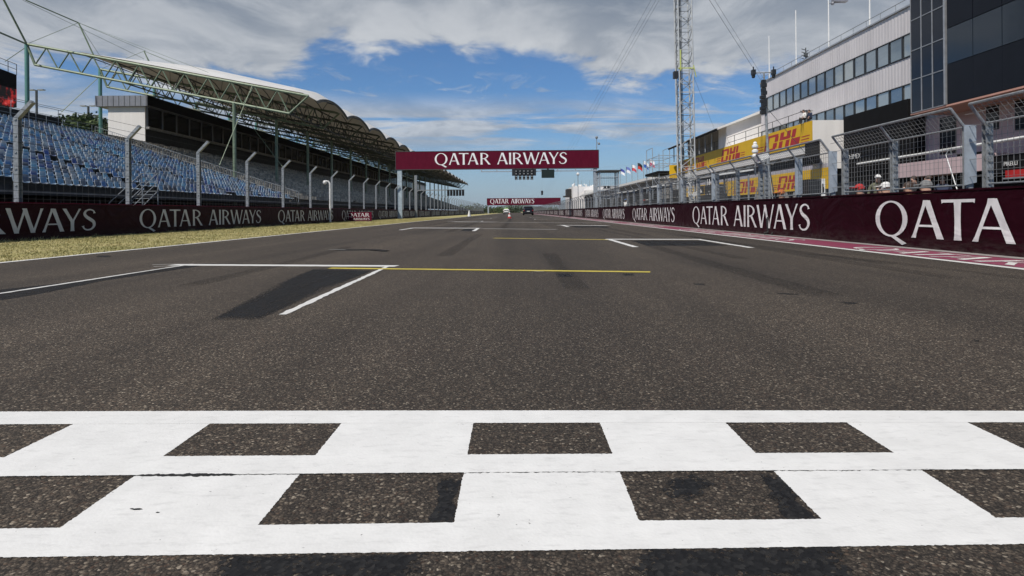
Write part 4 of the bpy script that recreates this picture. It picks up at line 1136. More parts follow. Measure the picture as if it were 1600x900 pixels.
# lower storey in pink render with openings, garages
mb = MB(); PX = FXX+.0
mb.box(PX-.05, PX+.07, 16, 33.0, 2.9, 5.38); mb.build('pink_wall', M_PINK, pb)
for (pa, pb_, ya, yb) in ((1472,1497,182,240),(1545,1564,160,203),(1590,1640,150,200),(1446,1449,208,232)):
    d0, d1 = 22/((pb_-VX)/FPX), 22/((pa-VX)/FPX); zt3 = at((pa+pb_)/2, ya, (d0+d1)/2).z; zb3 = at((pa+pb_)/2, yb, (d0+d1)/2).z
    zt3 = min(zt3, 5.3); zb3 = max(zb3, 2.95)
    mb = MB(); mb.box(PX-.09, PX-.052, d0, d1, zb3, zt3); w_ = mb.build('window', M_FRAME, pb)
    mb = MB(); mb.box(PX-.10, PX-.091, d0+.06, d1-.06, zb3+.06, zt3-.06); mb.build('pane', M_NAVY, w_)
mb = MB(); mb.box(PX-.03, PX+.07, 16, 39, 0, 2.88); mb.build('garage_front', M_BLACK, pb)
mb = MB(); mb.box(PX-1.2, PX-.06, 26.8, 33.4, 2.3, 3.05); mb.build('garage_fascia', M_PINK, pb)
mb = MB(); mb.bar((PX-1.25,23.0,3.52), (PX-1.25,37.0,3.35), .07, 8); mb.build('awning_pole', M_CONEW, pb)
# glass tower and dark upper block standing out from the facade
gb = thing('glass_block', (20, 26, 0), 'dark navy glass block projecting from the pit building over the garages', 'building')
mb = MB(); mb.box(20.05, 22.0, 28.4, 30.8, 5.42, 14.5); mb.box(20.05, 22.0, 14, 28.38, 5.42, 10.3); mb.build('core', M_NAVYP, gb)
mb = MB(); mb.box(20.0, 22.04, 14, 30.85, 5.34, 5.418); mb.build('soffit', M_SALM, gb)
zl = [5.44, 7.08, 8.54, 10.06, 11.6, 13.1, 14.5]
for i in range(3):
    for j in range(6):
        mb = MB(); y0 = 28.42+.79*i; mb.box(20.0, 20.04, y0+.025, y0+.765, zl[j]+.03, zl[j+1]-.03); mb.build('window', M_NAVY, gb)
mb = MB()
for i in range(4): mb.box(19.97, 20.045, 28.40+.79*i-.022, 28.40+.79*i+.022, 5.44, 14.5)
for z in zl: mb.box(19.975, 20.045, 28.44, 30.76, z-.018, z+.018)
mb.box(19.95, 20.05, 28.28, 28.36, 5.44, 10.3); mb.build('mullion', M_SILV, gb)
for k in range(9):
    y1_ = 28.2-k*1.6; y0_ = y1_-1.55
    mb = MB(); mb.box(20.0, 20.045, y0_, y1_, 7.28, 8.9); mb.build('window', M_NAVYB, gb)
    mb = MB(); mb.box(20.0, 20.045, y0_, y1_, 8.93, 10.28); mb.build('panel', M_NAVYP, gb)
    mb = MB(); mb.box(20.0, 20.045, y0_-.02, y1_+.02, 5.44, 7.25); mb.build('panel', M_NAVYP, gb)
# black hoarding
bh = thing('black_hoarding', (21, 35.8, 0), 'tall black hoarding between the white box and the pink wall', 'hoarding')
mb = MB(); mb.box(21, 21.9, 32.6, 39.0, .01, 6.5); mb.build('panel', M_BLACK, bh)
font_mesh('O:BMEX', .42, 'lettering', M_CONEW, (20.99, 38.6, 3.75), (0,-1,0), (0,0,1), bh)
# boards over the near garages
for (pa, pb_, za, zb_2, txt, sz, lab) in ((1526,1548,236,272,'ROLEX',.30,'black board with white serif letters between two fence posts'),
                                       (1562,1620,240,267,'PIRELLI',.24,'black tyre-maker board with white stretched letters beside the red box')):
    d0, d1 = 21/((pb_-VX)/FPX), 21/((pa-VX)/FPX); zt3 = at((pa+pb_)/2, za, (d0+d1)/2).z; zb3 = at((pa+pb_)/2, zb_2, (d0+d1)/2).z
    s_ = thing('garage_sign', (21,(d0+d1)/2,zb3), lab, 'sign', 'boards over the garages')
    mb = MB(); mb.box(21, 21.12, d0, d1+1.2, zb3, zt3); mb.build('board', M_BLACK, s_)
    font_mesh(txt, sz, 'lettering', M_CONEW, (20.985, d1+(.55 if 'X' in txt else -.25), zb3+.35*(zt3-zb3)), (0,-1,0), (0,0,1), s_)
    mb = MB(); mb.bar((21.06,d0,zb3-.03),(21.06,d1+1.2,zb3-.03),.03,6); mb.build('rail', M_SILV, s_)
rb = thing('red_shelf', (20.9, 23, 2.2), 'red shelf front under the black tyre-maker board at the picture edge', 'shelf')
mb = MB(); mb.box(20.86, 20.98, 20.5, 26.0, 1.92, 2.22); mb.build('front', M_REDP, rb)
mb = MB(); mb.box(20.84, 21.0, 20.4, 26.1, 1.85, 1.915); mb.build('bottom_rail', M_SILV, rb)

# terrace box with yellow banners
tb = thing('banner_terrace', (19.5, 56, 0), 'long terrace with a yellow courier banner and white end wall over the garages', 'building')
mb = MB(); mb.box(19.56, FXX+3, 40, 73, 4.4, 6.40); mb.build('terrace_wall', M_WWALL, tb)
mb = MB(); mb.box(19.50, 19.555, 40.0, 73, 4.92, 6.46); mb.build('banner', M_YEL, tb)
mb = MB()
for (pa, pb_) in ((1268,1182),(1166,1120),(1106,1082),(1078,1066)):
    ya = 19.5/((pa-VX)/FPX); yb = 19.5/((pb_-VX)/FPX); banner_logo(mb, yb, ya, 5.10, 1.15, 19.5)
tb_l = mb.build('banner_print', M_RED, tb)
mb = MB(); mb.box(19.5, 22.0, 39.93, 39.995, 3.3, 6.46); mb.build('end_wall', M_WWALL, tb)
mb = MB(); mb.box(18.95, 19.48, 39.0, 39.9, 3.6, 5.0); mb.build('end_cabinet', M_BLACK, tb)
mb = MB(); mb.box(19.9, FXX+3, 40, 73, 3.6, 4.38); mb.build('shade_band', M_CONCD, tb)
mb = MB(); rr = random.Random(2); ys2 = np.linspace(40.5, 72.5, 60); vs = []
for i, y in enumerate(ys2): vs += [(19.66+.04*rr.random(), y, 4.2+.16*math.sin(i*1.5)+.05*rr.random()), (19.9, y, 4.5+.05*math.sin(i))]
mb.add(vs, [(2*i, 2*i+1, 2*i+3, 2*i+2) for i in range(59)]); 
aw = mb.build('awning', mat('pale_awning_cloth', (.55,.55,.53), .8), tb)
mb = MB(); mb.box(19.9, 20.0, 39.0, 73, 3.0, 3.58); mb.build('garage_header', mat('pale_lilac_panel', (.45,.44,.50), .6), tb)
mb = MB(); mb.box(19.84, 19.895, 38.7, 72, 1.95, 3.3); mb.build('low_banner', M_YEL, tb)
mb = MB()
for yf, yn in ((55.7,49.4),(47.2,41.4),(64,58)): banner_logo(mb, yf, yn, 2.10, 1.0, 19.84)
mb.build('low_banner_print', M_RED, tb)
mb = MB(); mb.box(20.2, 20.4, 39.0, 73, .01, 2.9); mb.build('garage_openings', M_CONCD, tb)  # dark sheet stands in for the shade inside the open garages
mb = MB()
for k in range(7): mb.box(19.8, 20.2, 39.3+k*5.4, 39.7+k*5.4, .01, 1.94)
mb.build('pier', M_CONC, tb)
mb = MB()
for k in range(12): y = 41+k*2.7; mb.bar((19.6,y,6.4),(19.6,y,7.3),.025,5)
for dz in (6.8,7.3): mb.bar((19.6,41,dz),(19.6,72.5,dz),.022,5)
mb.build('terrace_rail', M_DSTEEL, tb)
# white gabled pavilion on the terrace
wp = thing('roof_pavilion', (21, 62, 6.4), 'white gabled pavilion with a dark eave on top of the banner terrace', 'pavilion')
mb = MB(); mb.prism([(18.5,55.9,8.15),(22.9,55.9,9.85),(27,55.9,9.85),(27,55.9,9.6),(22.9,55.9,9.6),(18.5,55.9,7.98)], (0,17.5,0)); mb.build('roof', M_MEMB, wp)
mb = MB(); mb.prism([(19.55,56.4,6.42),(27,56.4,6.42),(27,56.4,9.58),(22.9,56.4,9.58),(19.55,56.4,8.35)], (0,2.2,0)); mb.build('gable', M_WWALL, wp)
mb = MB(); mb.box(20.8,27,58.7,73,6.42,8.9); mb.build('back_wall', M_CONC, wp)
mb = MB()
for k in range(8): mb.bar((19.0,58.9+k*2,6.42),(19.0,58.9+k*2,8.15),.06,6)
mb.build('posts', M_STEEL, wp)
mb = MB(); mb.box(18.42,18.56,55.9,73.4,7.92,8.1); mb.build('eave', M_BLACK, wp)
# scaffold tower
sc = thing('scaffold_platform', (18.8, 80, 0), 'steel scaffold platform with rails past the end of the yellow banner', 'scaffold')
mb = MB()
for x in (17.7,19.9):
    for y in (75,78.5,82): mb.bar((x,y,0),(x,y,8.7 if y > 76 else 7.6),.05,6)
    for z in (3.4,5.2,6.4,7.4): mb.bar((x,75,z),(x,82,z),.04,5)
    mb.bar((x,75,5.2),(x,82,7.4),.035,5); mb.bar((x,82,2.2),(x,75,5.2),.035,5); mb.bar((x,82,8.7),(x,78.5,8.7),.04,5)
for y in (75,78.5,82):
    for z in (5.2,6.4,7.4): mb.bar((17.7,y,z),(19.9,y,z),.04,5)
    mb.bar((17.7,y,3.2),(19.9,y,5.2),.035,5)
mb.build('frame', M_STEELB, sc)
mb = MB(); mb.box(17.5,20.1,74.8,82.2,5.22,5.5); mb.build('deck', M_BLACK, sc)
mb = MB(); mb.box(18.9,20.3,74.7,74.78,4.6,6.2); mb.build('yellow_screen', M_YEL, sc)
# long low pit buildings farther on
lb_ = thing('long_pit_block', (20, 120, 0), 'long low garage block with a bright white roof stretching down the pit lane', 'building')
mb = MB(); mb.prism([(18.6,84,5.3),(23,84,6.1),(30,84,6.1),(30,84,5.6),(18.6,84,4.95)], (0,90,0)); mb.build('roof', M_MEMB, lb_)
mb = MB(); mb.box(20,30,84.2,173.8,0,5.0); mb.build('wall', M_CONC, lb_)
mb = MB(); mb.box(19.7,19.95,84.2,173.8,3.4,4.9); mb.build('soffit_band', M_CONCD, lb_)
for k in range(16):
    mb = MB(); mb.box(19.93,19.99,85.2+k*5.5,89.4+k*5.5,.02,3.1); mb.build('garage_door', M_BLACK, lb_)
fw = thing('far_white_block', (24, 200, 0), 'white flat-topped block with roof clutter beyond the start gantry', 'building')
mb = MB(); mb.box(18.5,34,196,225,0,8.6); mb.box(22,34,190,195.9,0,7.2); mb.build('wall', M_WWALL, fw)
mb = MB(); rr = random.Random(8)
for k in range(14):
    x = rr.uniform(18.8,26); mb.ball((x, 198+rr.uniform(0,6), 8.7+rr.uniform(0,.9)), rr.uniform(.2,.45), 8, 6)
mb.build('roof_domes', M_CONEW, fw)
mb = MB(); mb.box(17.0,18.48,200,206,5.8,8.0); mb.box(16.2,18.4,199.5,207,5.4,5.78); mb.build('side_cabin', M_CONCD, fw)
mb = MB()
for x in (19.2,21.4,24.0): mb.bar((x,197,8.6),(x,197,10.6),.05,5)
mb.build('roof_mast', M_STEEL, fw)

# flags
cols = [((.05,.07,.3),(.8,.8,.8)),((.15,.2,.5),(.75,.75,.78)),((.8,.8,.8),(.6,.08,.1)),((.02,.02,.02),(.6,.05,.03)),((.8,.8,.8),(.04,.12,.45)),((.8,.8,.8),(.55,.05,.12))]
labs = ['navy and white flag on the white pit roof, next to the caged tower','blue and pale flag second from the caged tower','white flag with red on the pit roof, third from the tower',
        'black and red flag on the pit roof','white and blue flag on the pit roof, next to the black one','white and crimson flag nearest the scaffold platform']
for i, ((ca, cb), lab) in enumerate(zip(cols, labs)):
    px = 970+9.0*i; d = 128-8.2*i; x = 20.2; d = x/((px-VX)/FPX)
    ztp = at(px, 268.5-2.7*i, d).z+.6
    f = thing('flag', (x,d,5.6), lab, 'flag', 'flags along the pit roof')
    mb = MB(); mb.bar((x,d,5.5),(x,d,ztp+.1),.04,5); mb.build('pole', M_STEEL, f)
    for k, (c, z0, z1) in enumerate(((ca,.5,1.0),(cb,0,.5))):
        mb = MB(); H2 = 1.0; vs = []
        for j in range(7):
            t = j/6; o = .12*math.sin(t*5+i); 
            for z in (z0,z1): vs += [(x+.05+t*.75, d+o, ztp-H2+z*H2-t*t*.45)]
            for z in (z0,z1): vs += [(x+.05+t*.75, d+o+.012, ztp-H2+z*H2-t*t*.45)]
        fs = []
        for j in range(6): a = 4*j; fs += [(a,a+4,a+5,a+1),(a+3,a+7,a+6,a+2),(a+1,a+5,a+7,a+3),(a+2,a+6,a+4,a)]
        mb.add(vs, fs); mb.build('cloth_band', mat('flag_cloth', c, .8), f)

# caged timing tower by the gantry
ct = thing('caged_tower', (9.6, 62, 0), 'small steel caged watch tower with a flat roof by the start gantry', 'tower')
xa, xb = at(938,331,62).x, at(967,331,62).x; zt3 = at(950,266,62).z; ya, yb = 62, 64.2
mb = MB(); mb.box(xa-.15, xb+.2, ya-.2, yb+.2, zt3-.12, zt3+.02); mb.build('roof', M_DSTEEL, ct)
mb = MB()
for x in (xa,xb):
    for y in (ya,yb): mb.box(x-.05,x+.05,y-.05,y+.05,0,zt3-.125)
for k in range(1,8):
    x = xa+(xb-xa)*k/8; mb.bar((x,ya,1.9),(x,ya,zt3-.13),.016,4); mb.bar((x,yb,1.9),(x,yb,zt3-.13),.016,4)
for k in range(1,8):
    y = ya+(yb-ya)*k/8; mb.bar((xa,y,1.9),(xa,y,zt3-.13),.016,4); mb.bar((xb,y,1.9),(xb,y,zt3-.13),.016,4)
for z in (1.9,2.75,3.2,4.1):
    for y in (ya,yb): mb.bar((xa,y,z),(xb,y,z),.03,5)
    for x in (xa,xb): mb.bar((x,ya,z),(x,yb,z),.03,5)
mb.build('cage', M_STEELB, ct)
mb = MB(); mb.box(xa+.06,xb-.06,ya+.06,yb-.06,1.78,1.88); mb.build('deck', M_DSTEEL, ct)
mb = MB(); mb.box(xa+.4,xa+1.2,ya+.5,ya+.9,2.95,3.0); mb.box(xa+.45,xa+.7,ya+.5,ya+.7,3.0,3.2); mb.box(xa+.8,xa+1.1,ya+.5,ya+.7,3.0,3.2); mb.build('monitors', M_BLACKM, ct)

# lamp pole seen under the gantry
def lamp_pole(px, pt, d, label, s=1):
    p = at(px, pt, d); r = thing('lamp_pole', (p.x,d,0), label, 'lamp', 'slim lamp poles')
    mb = MB(); mb.bar((p.x,d,0),(p.x,d,p.z-.2),.07*s,8); mb.build('pole', M_STEEL, r)
    mb = MB(); mb.ball((p.x,d,p.z), .34*s); mb.build('globe', M_CONEW, r)
lamp_pole(903, 272, 130, 'globe lamp on a thin pole seen under the start gantry')
for (px, pt, pb2, d, lab) in ((57,141,185,95,'dark pole with twin flat floodlight heads behind the hoarding'),(138,166,190,100,'short lattice floodlight pole between the trees by the suite block')):
    p = at(px, pt, d); r = thing('floodlight_pole', (p.x,d,0), lab, 'floodlight', 'floodlights behind the seats')
    mb = MB(); mb.bar((p.x,d,0),(p.x,d,p.z),.17,8); mb.build('pole', M_DSTEEL, r)
    for s_ in (-1,1): mb = MB(); mb.box(p.x+s_*.75-.45, p.x+s_*.75+.45, d-.3, d+.3, p.z-.02, p.z+.12); mb.build('lamp_head', M_STEEL, r)
lampost = thing('camera_post', (at(515,331,42).x, 42, 0), 'white curved camera post standing behind the left barrier', 'camera')
x = at(516,331,43).x-.0; 
mb = MB(); mb.bar((x,43,0),(x,43,2.75),.07,8); mb.tube([(x,43,2.75),(x-.1,43,2.9),(x-.3,43,2.95)],.06,6); mb.build('pole', M_CONEW, lampost)
mb = MB(); mb.ball((x-.36,43,2.84),.15); mb.build('camera_dome', M_CONEW, lampost)

# ------------------------------------------------------------------ lattice radio mast
TX, TY, TW = 10.05, 36.0, .80
lt = thing('lattice_mast', (TX,TY,0), 'tall white lattice radio mast rising out of the pit lane past the frame', 'mast')
ln = -.012
mb = MB(); pc = [(-1,-1),(1,-1),(1,1),(-1,1)]
def tp(i, z): a, b = pc[i%4]; return Vector((TX+a*TW/2+ln*z+.09, TY+b*TW/2, z))
for i in range(4): mb.bar(tp(i,0), tp(i,26), .042, 6)
mb.build('legs', mat('weathered_mast_paint', (.50,.52,.53), .5, .1), lt)
mb = MB(); k = 0; z = .1; st = .62
while z < 25.4:
    for i in range(4):
        mb.bar(tp(i,z), tp(i+1,z), .022, 4)
        a, b = (i,i+1) if (k+i) % 2 else (i+1,i); mb.bar(tp(a,z), tp(b,z+st), .024, 4)
    z += st; k += 1
mb.build('bracing', mat('pale_lattice_paint', (.46,.48,.49), .5, .1), lt)
mb = MB()
for s_ in (-.12,.12): mb.bar((TX-.28+s_,TY-.2,.2),(TX-.28+s_+ln*25,TY-.2,25),.018,4)
for q in range(80): z = .4+.3*q; mb.bar((TX-.40+ln*z,TY-.2,z),(TX-.16+ln*z,TY-.2,z),.012,4)
for s_ in (-.02,.03,.09): mb.bar((TX-.1+s_,TY+.1,.2),(TX-.1+s_+ln*25,TY+.1,25),.02,5)
mb.build('ladder', M_DSTEEL, lt)
zc = at(1061,118,TY).z
mb = MB(); mb.box(TX-.75,TX-.5,TY-.5,TY-.2,zc-.25,zc+.15); mb.build('speaker', M_BLACKM, lt)
mb = MB(); mb.box(TX-.5,TX+.42,TY-.47,TY-.45,zc+.3,zc+.36); mb.bar((TX+.4,TY-.45,zc+.5),(TX+.55,TY-.45,zc-.2),.03,5); mb.bar((TX-.35,TY-.45,zc+1.4),(TX-.35,TY-.45,zc+.2),.04,5); mb.build('straps', mat('lime_strap', (.5,.55,.15), .6), lt)
mb = MB()
P0 = at(1066,-66,TY); mb.bar(P0, (22.2,54.5,11.9), .012, 4); mb.bar(P0+Vector((0,0,.6)), (22.2,54.0,12.0), .009, 4)
P1 = at(1064,-59,TY)
for k, q in enumerate((0,.35,.9)): mb.bar(P1+Vector((0,0,q)), at(842-4*k,327,380), .008, 4)
mb.bar(at(1084,120,TY), at(1118,206,57), .008, 4)
mb.build('guy_wire', M_DWIRE, lt)
cc = thing('cable_camera', at(847,301,160), 'tiny black camera hanging in the air beyond the start gantry', 'camera')
p = at(847,301,160); mb = MB(); mb.box(p.x-.28,p.x+.28,159.8,160.2,p.z-.1,p.z+.5); mb.ball((p.x,160,p.z-.35),.3,8,6); mb.build('body', M_BLACKM, cc)
mb = MB(); mb.bar((p.x,160,p.z+.5),(p.x,160,p.z+5.5),.012,4); mb.bar((p.x-30,160,p.z+7.5),(p.x,160,p.z+5.5),.012,4); mb.bar((p.x,160,p.z+5.5),(p.x+30,160,p.z+7.5),.012,4); mb.build('cable', M_WIRE, cc)

# camera mast at the pit wall
X2, Y2 = 8.0, 19.4
cmst = thing('camera_mast', (X2,Y2,0), 'slim telescopic mast with cameras on a crossbar beside the pit wall fence', 'mast')
zt4 = at(1197,114,Y2).z
mb = MB(); mb.bar((X2+.10,Y2,0),(X2+.03,Y2,2.6),.055,8); mb.bar((X2+.03,Y2,2.6),(X2-.02,Y2,4.0),.042,8); mb.bar((X2-.02,Y2,4.0),(X2-.07,Y2,zt4),.028,8); mb.build('pole', M_STEEL, cmst)
mb = MB(); mb.bar((X2-.42,Y2,zt4),(X2+.25,Y2,zt4+.02),.016,5); mb.build('crossbar', M_STEEL, cmst)
for dx in (-.40,.24):
    mb = MB(); mb.box(X2+dx-.05,X2+dx+.05,Y2-.08,Y2+.08,zt4-.06,zt4+.10); mb.bar((X2+dx,Y2,zt4+.1),(X2+dx,Y2,zt4+.2),.02,5); mb.lathe((X2+dx,Y2,zt4-.16),[(.03,0),(.055,.03),(.055,.1),(.02,.12)],10); mb.build('camera', M_BLACKM, cmst)
mb = MB()
rr = random.Random(4)
for k in range(9): z = 3.75+.12*k; mb.box(X2-.16+rr.uniform(-.04,.02),X2-.02+rr.uniform(-.02,.03),Y2-.08,Y2+.06,z-.06,z+rr.uniform(.02,.07))
mb.build('equipment', M_BLACKM, cmst)
mb = MB()
for dx in (-.5,.6): mb.bar((X2,Y2,2.4),(X2+dx,Y2+.4,.02),.02,5)
mb.bar((X2,Y2,2.4),(X2,Y2-.7,.02),.02,5); mb.bar((X2,Y2,3.9),(X2+2.6,Y2+2,2.1),.008,4); mb.build('stay', M_STEEL, cmst)
# signal lamp stack and camera on the fence
sgn = thing('signal_lamp', (RX, 16.9, 1.9), 'white stacked beacon lamp on a fence post in front of the yellow banner', 'lamp')
mb = MB(); p = at(1180,255,16.9); z = 2.02; x = p.x
mb.bar((x,16.9,1.6),(x,16.9,z+.05),.022,6); mb.build('stem', M_STEEL, sgn)
mb = MB()
for k in range(3): mb.lathe((x,16.9,z+.06+.13*k),[(.06,0),(.085,.03),(.085,.08),(.05,.11)],12)
mb.ball((x,16.9,z+.46),.055,10,6); mb.build('lamp_tier', M_CONEW, sgn)
fc = thing('fence_camera', (RX,16.4,2.0), 'white boxed camera tilted on the fence top beside the beacon lamp', 'camera')
p = at(1190,245,16.4); mb = MB(); mb.obox(p,(.15,0,.06),(0,.09,0),(-.03,0,.08)); mb.build('housing', M_CONEW, fc); mb = MB(); mb.bar(p-Vector((0,0,.05)),(p.x,p.y,1.86),.02,6); mb.build('bracket', M_STEEL, fc)

# roof poles and roof clutter on the white block
for (px, pt, pb2, lab) in ((1244,16,96,'plain thin white pole on the pit building roof, shortest full pole'),(1295,-20,68,'white pole with a floodlight arm on the pit building roof'),
                           (1359,-20,36,'grey pole on the roof nearest the glass block'),(1202,56,116,'faint thin pole at the far corner of the pit building roof')):
    d = 22.4/((px-VX)/FPX); a, b = at(px,pt,d), at(px,pb2,d)
    r = thing('roof_pole', (b.x,d,ZR), lab, 'pole', 'poles on the pit roof')
    mb = MB(); mb.bar((b.x,d,ZR-.02),(b.x,d,a.z),.05,8,.035); mb.build('pole', M_CONEW, r)
    if px == 1295:
        q = at(1312,3,d); mb = MB(); mb.bar((b.x,d,q.z-.1),(q.x+.4,d,q.z),.03,5); mb.box(q.x-.5,q.x+.5,d-.2,d+.2,q.z-.02,q.z+.22); mb.ball((q.x-.5,d,q.z-.1),.13,8,6); mb.build('floodlight', M_GREYF, r)
ws = thing('roof_antenna', (22.3,45,ZR), 'cluster of small antennas at the roof edge of the pit building', 'antenna')
d = 22.4/((1259-VX)/FPX); p = at(1259,90,d); mb = MB(); mb.bar((p.x,d,ZR),(p.x,d,ZR+1.2),.04,6)
for k in range(7): mb.bar((p.x,d,ZR+.3+.12*k),(p.x+(.25 if k%2 else -.28),d+.1,ZR+.42+.12*k),.03,5)
mb.box(p.x-.12,p.x+.12,d-.1,d+.1,ZR+.5,ZR+.8)
for k in range(5): mb.box(p.x+.4+.35*k,p.x+.6+.35*k,d-1.0-.7*k,d-.8-.7*k,ZR+.08,ZR+.38)
mb.build('aerials', M_DSTEEL, ws)
sd = thing('satellite_dish', (19.9,41.6,6.46), 'small white dish on a tripod at the near end of the yellow banner terrace', 'dish')
p = at(1260,178,41.6); mb = MB(); mb.lathe((p.x,41.6,p.z),[(.02,-.02),(.30,.08),(.42,.2)],14); mb.build('dish', M_CONEW, sd); mb = MB()
for s_ in (-.3,.3): mb.bar((p.x,41.6,p.z),(p.x+s_,41.4,6.4),.025,5)
mb.bar((p.x,41.6,p.z),(p.x,42,6.4),.025,5); mb.build('tripod', M_STEEL, sd)

# ------------------------------------------------------------------ pit wall stands and equipment
def pit_stand(y, label, roof=True, x=7.9, L_=2.6):
    r = thing('pit_stand', (x,y,0), label, 'pit stand', 'pit wall stands')
    mb = MB()
    for dx in (-.5,.7):
        for dy in (0,L_): mb.bar((x+dx,y+dy,0),(x+dx,y+dy,1.95),.035,6)
    for dy in (0,L_): mb.bar((x-.5,y+dy,1.95),(x+.7,y+dy,1.95),.03,5)
    for dx in (-.5,.7): mb.bar((x+dx,y,1.95),(x+dx,y+L_,1.95),.03,5); mb.bar((x+dx,y,1.0),(x+dx,y+L_,1.0),.025,5)
    mb.build('frame', M_STEEL, r)
    mb = MB(); mb.box(x-.45,x-.05,y+.1,y+L_-.1,.75,1.25); mb.build('console', M_BLACKM, r)
    mb = MB()
    for k in range(4): q = y+.3+k*.6; mb.box(x-.4,x-.36,q-.22,q+.22,1.28,1.62)
    mb.build('monitor', M_BLACKM, r)
    if roof: mb = MB(); mb.obox((x+.1,y+L_/2,2.02),(.75,0,.10),(0,L_/2+.1,0),(-.005,0,.03)); mb.build('roof', M_CONEW, r)
    return r
pit_stand(22.5,'pit wall stand with a tilted white roof near the lattice mast',True)
pit_stand(27.5,'open pit wall stand without roof behind the fence past the lattice mast',False)
pit_stand(33.5,'pit wall stand with white roof in the middle of the fence run',True)
pit_stand(44,'far pit wall stand near the caged tower',True)
pit_stand(51,'open pit wall stand closest to the caged tower',False)
def truss_stand(px, d, pt, label):
    x = at(px,331,d).x; zt5 = at(px,pt,d).z; r = thing('truss_stand', (x,d,0), label, 'truss', 'white truss uprights')
    mb = MB(); w = .15
    for a in (-w,w):
        for b in (-w,w): mb.bar((x+a,d+b,0.02),(x+a,d+b,zt5),.018,5)
    z = .1; k = 0
    while z < zt5-.25:
        s_ = 1 if k%2 else -1; mb.bar((x-w*s_,d-w,z),(x+w*s_,d-w,z+.25),.011,4); mb.bar((x-w,d-w*s_,z),(x-w,d+w*s_,z+.25),.011,4); z += .25; k += 1
    mb.build('lattice', M_CONEW, r)
    mb = MB(); mb.box(x-.3,x+.3,d-.3,d+.3,.005,.03); mb.build('base_plate', M_STEEL, r)
truss_stand(1140,24,272,'white truss upright before the low yellow banner'); truss_stand(1113,26,278,'white truss upright just right of the lattice mast foot')
truss_stand(1082,30,262,'white truss upright close to the lattice mast foot')
tv = thing('speaker_cabinet', (8.2,15,0), 'black loudspeaker cabinet with a white side panel behind the fence', 'speaker')
a, b = at(1263,280,14.8), at(1283,305,14.8)
mb = MB(); mb.box(a.x,b.x,14.8,15.4,b.z,a.z); mb.build('body', M_BLACKM, tv)
mb = MB(); mb.box(b.x+.004,b.x+.10,14.8,15.0,b.z-.02,a.z+.01); mb.build('side_panel', M_CONEW, tv)
mb = MB(); mb.box(b.x+.03,b.x+.07,14.79,14.80,b.z+.08,b.z+.2); mb.box(b.x+.03,b.x+.05,14.79,14.80,b.z+.05,b.z+.28); mb.build('emblem', M_BLACK, tv)
mb = MB(); mb.box(a.x+.05,b.x+.1,14.9,15.3,.005,b.z-.03); mb.build('stand', M_DSTEEL, tv)
for (px, py, d, w, h, lab) in ((1122,301,27,.7,.75,'black equipment case behind the fence between two truss uprights'),(1010,318,46,1.2,.6,'black equipment case by the far pit stands'),(1335,296,15,.5,.35,'low black crate behind the fence under the black hoarding')):
    p = at(px,py,d); c = thing('equipment_case', (p.x,d,0), lab, 'case', 'black cases behind the pit wall')
    mb = MB(); mb.box(p.x-w/2,p.x+w/2,d,d+.6,.005,p.z+h/2); mb.build('body', M_BLACKM, c)
    mb = MB(); mb.box(p.x-w/2-.01,p.x+w/2+.01,d-.01,d+.61,p.z+h/2-.12,p.z+h/2-.09); mb.build('edge_trim', M_STEEL, c)
pan = thing('white_panel', (9,24,0), 'white tilted reflector panel leaning behind the fence at the mast foot', 'panel')
p = at(1087,303,24); mb = MB(); mb.obox(p,(.22,0,.13),(0,.03,0),(-.03,0,.06)); mb.build('board', M_CONEW, pan); mb = MB(); mb.bar(p,(p.x,24.2,0),.02,5); mb.bar(p+Vector((.15,0,.05)),(p.x+.25,24.2,0),.02,5); mb.build('stand', M_STEEL, pan)

